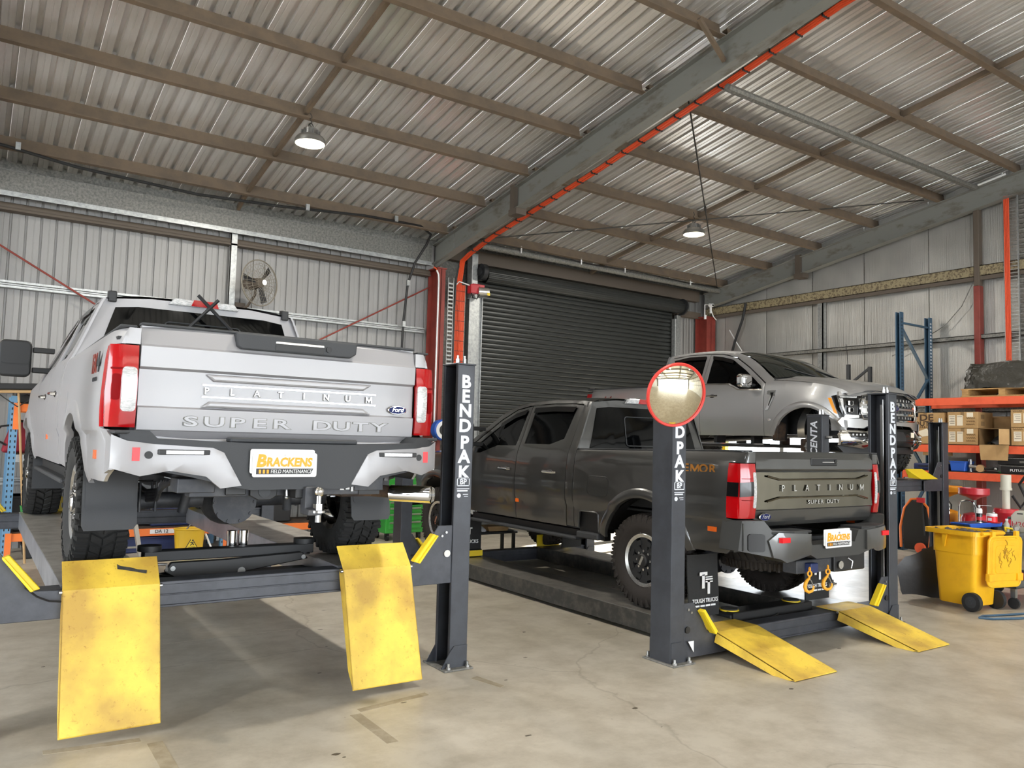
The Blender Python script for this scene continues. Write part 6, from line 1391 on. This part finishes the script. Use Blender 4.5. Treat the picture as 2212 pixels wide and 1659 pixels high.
MB().cyl((-.2, -D1-.05, .83), (.2, -D1-.05, .83), .016, n=10).build('handle', 'bin_yellow', t)
lid = MB().prism(rounded(-.24, .24, -.56, -.03, .06, 5), 'y', -.012, .012).prism(rounded(-.15, .15, -.42, -.12, .04, 4), 'y', -.024, -.01).prism(rounded(-.19, .19, -.5, -.06, .04, 4), 'y', -.018, -.01).box(-.2, -.15, -.02, .02, -.05, .03).box(.15, .2, -.02, .02, -.05, .03)
lid.tube([(p[0], -.01, p[1]) for p in rounded(-.24, .24, -.56, -.03, .06, 5)], .013, 6, closed=True)
for s_ in (-1, 1): lid.box(min(s_*.17, s_*.25), max(s_*.17, s_*.25), -.04, .012, -.5, -.42)
o = lid.build('lid', 'bin_yellow', t, .004); o.location = (.12, -D1-.10, .83); o.rotation_euler = (.05, 0, -.15)
mb = MB(); rs2 = random.Random(11)
for k in range(22):
    x, z = rs2.gauss(-.03, .05), rs2.gauss(-.28, .07); mb.tube([(x+rs2.uniform(-.012, .012)*j, -.0255, z+.02*j) for j in range(4)], .0035, 4)
mb.build('scuff_marks', 'scuff', o)['kind'] = 'stuff'
pts = [(0, 0), (.5, -.02), (.52, .35), (.45, .58), (.2, .52), (-.02, .44), (-.16, .3), (-.1, .18), (-.04, .05)]
o = MB().panel([pts], lambda u, v, d: (9.12+u*.62+d*.5, 5.15-.55*u-.10*math.sin(v*4)+.10*v, .02+v+.015*math.sin(9*u+7*v)), .06, th=.008).build('inner_guard', 'bag_black')
tag(o, 'loose black plastic wheel arch guard leaning behind the yellow bin', 'guard')
t = thing('service_cart', 'dark grey plastic service cart loaded with cans and tools', 'cart', (9.53, 4.10, 0), -.03)
cw, cd = 1.05, .72
for z in (.22, .74):
    MB().box(0, cw, 0, cd, z, z+.02).box(0, cw, 0, .03, z, z+.08).box(0, cw, cd-.03, cd, z, z+.08).box(0, .03, 0, cd, z, z+.08).box(cw-.03, cw, 0, cd, z, z+.08).box(-.01, cw+.01, -.01, .0, z+.05, z+.085).build('tray', 'cart_grey', t, .01, 2)
for x in (.0, cw-.09):
    for y in (0, cd-.09):
        MB().prism([(0, .0), (.09, 0), (.09, .02), (.03, .03), (.02, .09), (0, .09)] if x == 0 and y == 0 else rounded(0, .09, 0, .09, .02, 2), 'z', .24, .78, M=T(x, y, 0)).build('leg', 'cart_grey', t, .006)
        cs = MB().box(x+.02, x+.07, y+.02, y+.07, .12, .22).build('caster', 'steel', t); MB().cyl((x+.03, y+.045, .06), (x+.06, y+.045, .06), .06, n=24).build('caster_wheel', 'rubber', cs, .006)
MB().tube([(cw, .1, .8), (cw+.12, .1, .9), (cw+.12, cd-.1, .9), (cw, cd-.1, .8)], .018, 8).build('push_handle', 'cart_grey', t)
CZ = .765
def at_cart(x, y, z=CZ): return (x, y, z)
c = thing('parts_tray', 'shallow blue plastic tray on the cart beside the spray can', 'tray', (9.86, 4.66, .83), -.1)
MB().prism([(-.30, 0), (.30, 0), (.33, .05), (-.33, .05)], 'y', -.12, .12).build('tray_body', 'blue', c, .006); MB().box(-.28, .28, -.1, .1, .046, .052).build('tray_inside', 'blue_dark', c)
MB().box(-.36, -.30, -.1, .1, -.065, .03).build('tray_bracket', 'black', c)
c = thing('spray_can', 'black spray can with white nozzle on the cart', 'spray can', (9.80, 4.60, .882)); MB().lathe([(0, 0), (.033, 0), (.033, .15), (.024, .168), (.012, .175), (0, .175)], 24).build('can', 'black_gloss', c); MB().lathe([(.0334, .0), (.0334, .012)], 24).build('can_rim', 'alu', c); MB().lathe([(.0335, .11), (.0335, .15), (.024, .169)], 24).build('can_shoulder', 'white', c); MB().cyl((0, 0, .17), (0, 0, .205), .012, n=12).build('nozzle', 'white', c); MB().cyl((0, 0, .2), (.17, -.06, .195), .002, n=6).build('straw', 'white', c); MB().lathe([(.0337, .03), (.0337, .07)], 24).build('can_label', 'red', c)
c = thing('grease_tub', 'small red tub with white lid on the cart', 'tub', (10.02, 4.56, .882)); MB().lathe([(0, 0), (.052, 0), (.056, .005), (.056, .07), (.052, .075)], 28).build('tub_body', 'red_flat', c); MB().lathe([(.054, .07), (.056, .072), (.056, .1), (.05, .104), (0, .104)], 28).build('tub_lid', 'white', c); MB().box(-.057, -.05, -.02, .02, .02, .055).build('tub_label', 'white', c)
MB().lathe([(.045, -.006), (.085, -.004), (.09, .006), (.08, .004), (.0, .0)], 28).build('dish', 'red', c)
c = thing('oil_bottle', 'black squeeze bottle with yellow top on the cart', 'bottle', (10.20, 4.62, CZ)); MB().lathe([(0, 0), (.035, 0), (.037, .005), (.037, .12), (.03, .15), (.018, .165)], 20).build('bottle_body', 'black', c); MB().lathe([(.037, .12), (.037, .14), (.03, .16), (.018, .175), (.015, .2), (0, .2)], 20).build('bottle_top', 'yellow', c); MB().cyl((0, 0, .2), (0, 0, .225), .012, n=10).build('cap', 'white', c)
c = thing('oil_bottle', 'small clear bottle beside the jerry can', 'bottle', (10.25, 4.5, CZ)); MB().lathe([(0, 0), (.03, 0), (.03, .09), (.014, .12), (.014, .14), (0, .14)], 18).build('bottle_body', 'jerry', c); MB().cyl((0, 0, .135), (0, 0, .155), .016, n=12).build('cap', 'white', c)
c = thing('jerry_can', 'translucent jerry can with H2O written in red on the cart', 'jerry can', (10.26, 4.46, CZ), -1.40)
MB().prism([(0, 0), (.2, 0), (.2, .19), (.17, .215), (.15, .26), (.05, .26), (.0, .2)], 'y', 0, .14).build('can_body', 'jerry', c, .014, 3)
MB().box(.06, .13, -.003, .143, .215, .238).build('handle_hole', 'plastic_blk', c, .008); MB().cyl((.17, .07, .2), (.17, .07, .245), .024, n=16).build('cap', 'green', c)
MB().text('H2O', .085, T(.095, -.004, .10) @ FACE_NY, .002, 0, .0).build('handwriting', 'marker_red', c)
c = thing('jerry_can', 'second translucent jerry can at the frame edge with red writing', 'jerry can', (10.24, 4.24, CZ), -1.2)
MB().prism([(0, 0), (.2, 0), (.2, .19), (.17, .215), (.15, .26), (.05, .26), (.0, .2)], 'y', 0, .14).build('can_body', 'jerry', c, .014, 3); MB().text('HP', .08, T(.07, -.004, .12) @ FACE_NY, .002).box(.03, .14, -.005, -.003, .06, .066).build('handwriting', 'marker_red', c)
c = thing('torch', 'silver torch lying on the cart edge', 'torch', (9.85, 4.22, .86), .4); MB().cyl((-.12, 0, 0), (.02, 0, 0), .022, n=16).cyl((.02, 0, 0), (.07, 0, 0), .024, .035, n=16).build('torch_body', 'alu', c); MB().cyl((.07, 0, 0), (.072, 0, 0), .03, n=16).build('torch_lens', 'glass_dark', c)
c = MB().box(-.18, .18, -.028, .028, 0, .006, M=T(10.3, 4.13, .868) @ RZ(-.6)).build('label_strip', 'white'); tag(c, 'white printed strip lying on the cart edge', 'strip')
mb = MB()
for k in range(4): mb.box(-.14+.08*k, -.10+.08*k, -.015, .015, .006, .0075, M=T(10.3, 4.13, .868) @ RZ(-.6))
mb.build('printed_dots', 'blue_dark', c)
c = MB().tube([(10.0, 4.40, .80), (10.06, 4.44, .83), (10.14, 4.40, .82), (10.2, 4.42, .80)], .012, 8).build('yellow_lead', 'yellow'); tag(c, 'short yellow lead on the cart', 'lead')
c = thing('parts_bin', 'white lined parts box on the cart lower tray', 'box', (9.75, 4.45, .245)); MB().box(-.14, .14, -.14, .14, 0, .26).build('box_body', 'white', c, .01)
c = MB().grid(lambda u, v: (10.0+.3*u, 4.25+.3*v, .245+.14*math.sin(PI*u)*math.sin(PI*v)+.02*math.sin(13*u+8*v)), 14, 14).build('rag_heap', 'red_bag'); tag(c, 'heap of pink and red rags on the cart lower tray', 'rags')
o = MB().tube([(9.9, 3.55, .012), (9.4, 3.72, .012), (9.0, 3.86, .012), (8.72, 3.98, .012), (8.66, 4.08, .012), (8.78, 4.1, .012), (9.1, 4.0, .012), (9.6, 3.86, .012), (10.2, 3.7, .012)], .012, 8).build('air_hose', 'rack_blue'); tag(o, 'teal air hose looped on the floor in front of the cart', 'hose')
# ---------------- left racking under and behind the white truck ----------------
t = thing('pallet_rack', 'blue and orange pallet rack by the back wall behind the white truck', 'pallet rack')
for x in (.46, 3.15, 5.0):
    for y in (12.0, 12.75):
        up = MB().prism([(x-.045, y-.04), (x+.045, y-.04), (x+.045, y+.04), (x+.03, y+.04), (x+.03, y-.025), (x-.03, y-.025), (x-.03, y+.04), (x-.045, y+.04)], 'z', 0, 2.1).build('upright', 'rack_blue_light', t)
        if y < 12.5:
            mb = MB()
            for i in range(28):
                for dx in (-.025, .025): mb.box(x+dx-.007, x+dx+.007, y-.0415, y-.0395, .1+i*.07, .13+i*.07)
            mb.build('slots', 'black', up)['kind'] = 'stuff'
            for z in (1.95, .29): MB().box(x-.01, x+.06, y-.05, y-.042, z-.28, z+.06).build('beam_connector', 'orange_left', t)
    bar((x, 12.0, .3), (x, 12.75, 1.1), .03, .03, 'brace', 'rack_blue_light', t); bar((x, 12.75, 1.1), (x, 12.0, 1.9), .03, .03, 'brace', 'rack_blue_light', t)
for x0, x1 in ((.5, 3.11), (3.19, 4.96)):
    for z in (1.95, 1.30, .29):
        for y in (11.99, 12.76): MB().box(x0, x1, y-.02, y+.02, z-.05, z+.05).build('beam', 'orange_left' if z != 1.30 else 'galv', t, .004)
        MB().box(x0, x1, 12.02, 12.74, z+.05, z+.065).build('shelf_board', 'rust', t)
MB().box(2.15, 2.62, 11.965, 11.97, .27, .33).build('label_strip', 'white', t); mb = MB().text('DA 12', .065, T(2.30, 11.963, .30) @ FACE_NY, .002, 0, .01); mb.build('label_text', 'black', t)
c = thing('tool_bag', 'dark red canvas tool bag on the middle shelf of the left rack', 'bag', (.85, 12.35, 1.365)); MB().prism([(-.5, 0), (.6, 0), (.58, .22), (.2, .28), (-.15, .42), (-.38, .44), (-.45, .2)], 'y', -.2, .2).build('bag_body', 'red_bag', c, .04, 3); MB().tube([(-.4, -.21, .42), (-.1, -.215, .40), (.2, -.21, .29), (.58, -.21, .23)], .014, 6).build('zip', 'black', c)
MB().tube([(-.45, -.2, .1), (-.62, -.2, .2), (-.52, -.2, .34), (-.4, -.2, .36)], .014, 6).build('strap', 'black', c)
c = thing('storage_tub', 'bright red plastic case on top of the left rack', 'case', (.98, 12.3, 2.015)); MB().box(-.3, .35, -.15, .15, 0, .16).build('case_body', 'red', c, .02, 2); MB().box(-.3, .35, -.152, -.15, .1, .11).build('case_seam', 'black', c)
c = thing('tool_case', 'black hard case at the left end of the top shelf', 'case', (.58, 12.3, 2.015)); MB().box(-.1, .1, -.15, .15, 0, .14).build('case_body', 'black', c, .015, 2); MB().tube([(-.05, -.15, .1), (0, -.2, .12), (.05, -.15, .1)], .01, 6).build('case_handle', 'black', c)
for i, (x, w_, h_, z, mt_, lb) in enumerate(((.75, .5, .45, .36, 'black', 'black plastic crate on the low shelf behind the white truck tyre'), (1.5, .8, .5, .36, 'plastic_dk', 'grey storage crate on the low shelf of the left rack'), (2.5, .7, .42, .36, 'blue_dark', 'dark blue crate on the low shelf of the left rack'), (3.8, .8, .5, .36, 'black', 'black storage crate on the low shelf near the green tool chest'), (1.1, .9, .2, .0, 'black', 'black crate on the floor under the left rack'), (2.3, 1.2, .22, .0, 'blue_dark', 'dark blue crate on the floor under the left rack'))):
    c = thing('storage_crate', lb, 'crate', (x, 12.35, z)); MB().prism([(-w_/2+.03, 0), (w_/2-.03, 0), (w_/2, h_), (-w_/2, h_)], 'y', -.25, .25).build('crate_body', mt_, c, .012); MB().box(-w_/2-.015, w_/2+.015, -.265, .265, h_-.03, h_).build('crate_rim', mt_, c, .006)
t = thing('broom', 'wide black broom stood head up against the left rack', 'broom', (0, 0, 0))
MB().tube([(.47, 11.5, 2.12), (.66, 11.55, .02)], .014, 8).build('handle', 'wood', t)
MB().box(-.48, .48, -.03, .03, 0, .04, M=T(.30, 11.5, 2.11) @ RY(-.05)).build('head', 'wood', t, .006); MB().box(-.49, .49, -.045, .045, .04, .12, M=T(.30, 11.5, 2.11) @ RY(-.05)).build('bristles', 'plastic_blk', t, .015, 2)
for s_ in (-1, 1): MB().tube([(.47, 11.5, 1.95), (.47+s_*.22, 11.5, 2.11)], .007, 6).build('stay', 'black', t)
c = thing('plastic_bucket', 'small green plastic tub by the left front wheel of the white truck', 'tub', (.56, 10.55, .8), 0); MB().lathe([(0, 0), (.07, 0), (.09, .19), (.095, .2), (.088, .2), (.068, .01)], 24).build('tub_body', 'green', c)
c.location = (.585, 10.02, .66); MB().box(-.1, .1, -.1, .1, -.03, 0).build('base_mat', 'black', c)
c = thing('mop_bucket', 'yellow wringer bucket with caution triangle behind the hoist', 'bucket', (2.58, 11.55, 0))
MB().lathe([(0, .0), (.17, .0), (.2, .36), (.212, .37), (.2, .38), (.19, .36), (.165, .02)], 28, M=Matrix.Diagonal((1, .8, 1, 1))).build('bucket_body', 'bucket_yellow', c)
tri = [(-.09, .10), (.09, .10), (0, .26)]; MB().prism(tri, 'y', -.168, -.162, M=RX(-.07)).build('caution_triangle', 'black', c); MB().prism([(-.075, .108), (.075, .108), (0, .242)], 'y', -.17, -.166, M=RX(-.07)).build('triangle_field', 'yellow', c)
mb = MB().tube([(.0, -.172, .2), (.01, -.172, .175), (-.02, -.172, .15)], .006, 5, M=RX(-.07)).tube([(.01, -.172, .175), (.03, -.172, .155)], .006, 5, M=RX(-.07)).tube([(-.02, -.172, .19), (.03, -.172, .185)], .005, 5, M=RX(-.07)).ball((.01, -.172, .215), .009, M=RX(-.07)); mb.text('CAUTION', .022, RX(-.07) @ T(0, -.172, .128) @ FACE_NY, .001); mb.build('falling_figure', 'black', c)
MB().tube([(.2, -.05, .3), (.24, -.06, .2), (.3, -.07, .06), (.38, -.07, .05)], .013, 8).build('wringer_handle', 'white', c); MB().tube([(-.05, -.05, .37), (0, -.05, .44), (.08, -.05, .4)], .01, 6).build('bail', 'steel', c)
t = thing('ladder', 'aluminium ladder leaning on the left rack behind the white truck', 'ladder')
for dx in (0, -.36): bar((1.95+dx, 11.35, .0), (1.66+dx, 11.9, 1.9), .06, .025, 'stile', 'alu', t)
for k in range(6):
    f = (k+.6)/6.6; MB().cyl((1.95-.29*f, 11.35+.55*f, 1.9*f), (1.59-.29*f, 11.35+.55*f, 1.9*f), .014, n=8).build('rung', 'alu', t)
# green tool chest
t = thing('tool_chest', 'tall bright green tool chest with silver drawer pulls', 'tool chest', (6.05, 11.9, 0))
MB().box(-.36, .34, -.0, .5, .12, 1.02).build('cabinet', 'tool_green', t, .015, 2); MB().box(-.33, .31, .02, .48, 1.02, 1.42).build('top_box', 'tool_green', t, .012, 2)
z = .2
for k, h_ in enumerate((.13, .13, .1, .1, .1, .1, .08)):
    d = MB().box(-.30, .28, -.016, 0, z, z+h_-.012).build('drawer', 'tool_green', t, .004); MB().prism([(-.018, z+h_-.02), (-.034, z+h_-.024), (-.034, z+h_-.036), (-.016, z+h_-.05)], 'x', -.29, .27).build('drawer_pull', 'alu', d); z += h_
for k in range(4):
    z0_ = 1.05+.088*k; d = MB().box(-.28, .26, .004, .02, z0_, z0_+.076).build('drawer', 'tool_green', t, .004); MB().prism([(.002, z0_+.06), (-.014, z0_+.056), (-.014, z0_+.044), (.004, z0_+.03)], 'x', -.27, .25).build('drawer_pull', 'alu', d)
for x in (-.3, .28):
    for y in (.06, .44): MB().box(x-.03, x+.03, y-.03, y+.03, .07, .12).cyl((x-.02, y, .05), (x+.02, y, .05), .05, n=18).build('caster', 'plastic_blk', t)
MB().tube([(-.36, .1, .95), (-.43, .1, .97), (-.43, .4, .97), (-.36, .4, .95)], .014, 8).build('side_handle', 'black', t)
# odds and ends at the far end of the low hoist
c = thing('tool_case', 'small black case with a yellow lid beside the low hoist deck', 'case', (5.42, 8.75, .202)); MB().box(-.1, .1, -.08, .08, 0, .1).build('case_body', 'black', c, .01); MB().box(-.095, .105, -.086, -.08, .012, .085).build('case_lid', 'yellow', c, .01)
for i in range(4):
    c = thing('spray_can', 'short black can in the row on the low hoist deck', 'spray can', (5.14+.062*i, 8.85+.02*(i % 2), .202), 0, 'black cans on the low hoist deck'); MB().lathe([(0, 0), (.026, 0), (.026, .1), (.015, .125), (0, .125)], 16).build('can', 'black_gloss', c); MB().cyl((0, 0, .12), (0, 0, .145), .01, n=10).build('nozzle', 'white', c)
t = thing('work_stool', 'low black stool carrying rags and a tray under the dark truck', 'stool', (6.35, 9.9, 0)); MB().box(-.35, .45, -.2, .2, .33, .37).build('top', 'black', t, .01)
for x in (-.3, .4):
    for y in (-.15, .15): MB().box(x-.02, x+.02, y-.02, y+.02, 0, .33).build('leg', 'black', t)
c = MB().grid(lambda u, v: (6.02+.25*u, 9.72+.25*v, .372+.09*math.sin(PI*u)**.5*math.sin(PI*v)**.5+.012*math.sin(15*u+9*v)), 12, 12).build('rag_heap', 'white'); tag(c, 'white rags heaped under the dark truck sill', 'rags')
c = MB().prism([(6.3, .372), (6.62, .372), (6.65, .44), (6.27, .44)], 'y', 9.72, 9.98).build('cardboard_tray', 'cardboard'); tag(c, 'brown cardboard tray beside the white rags', 'tray')
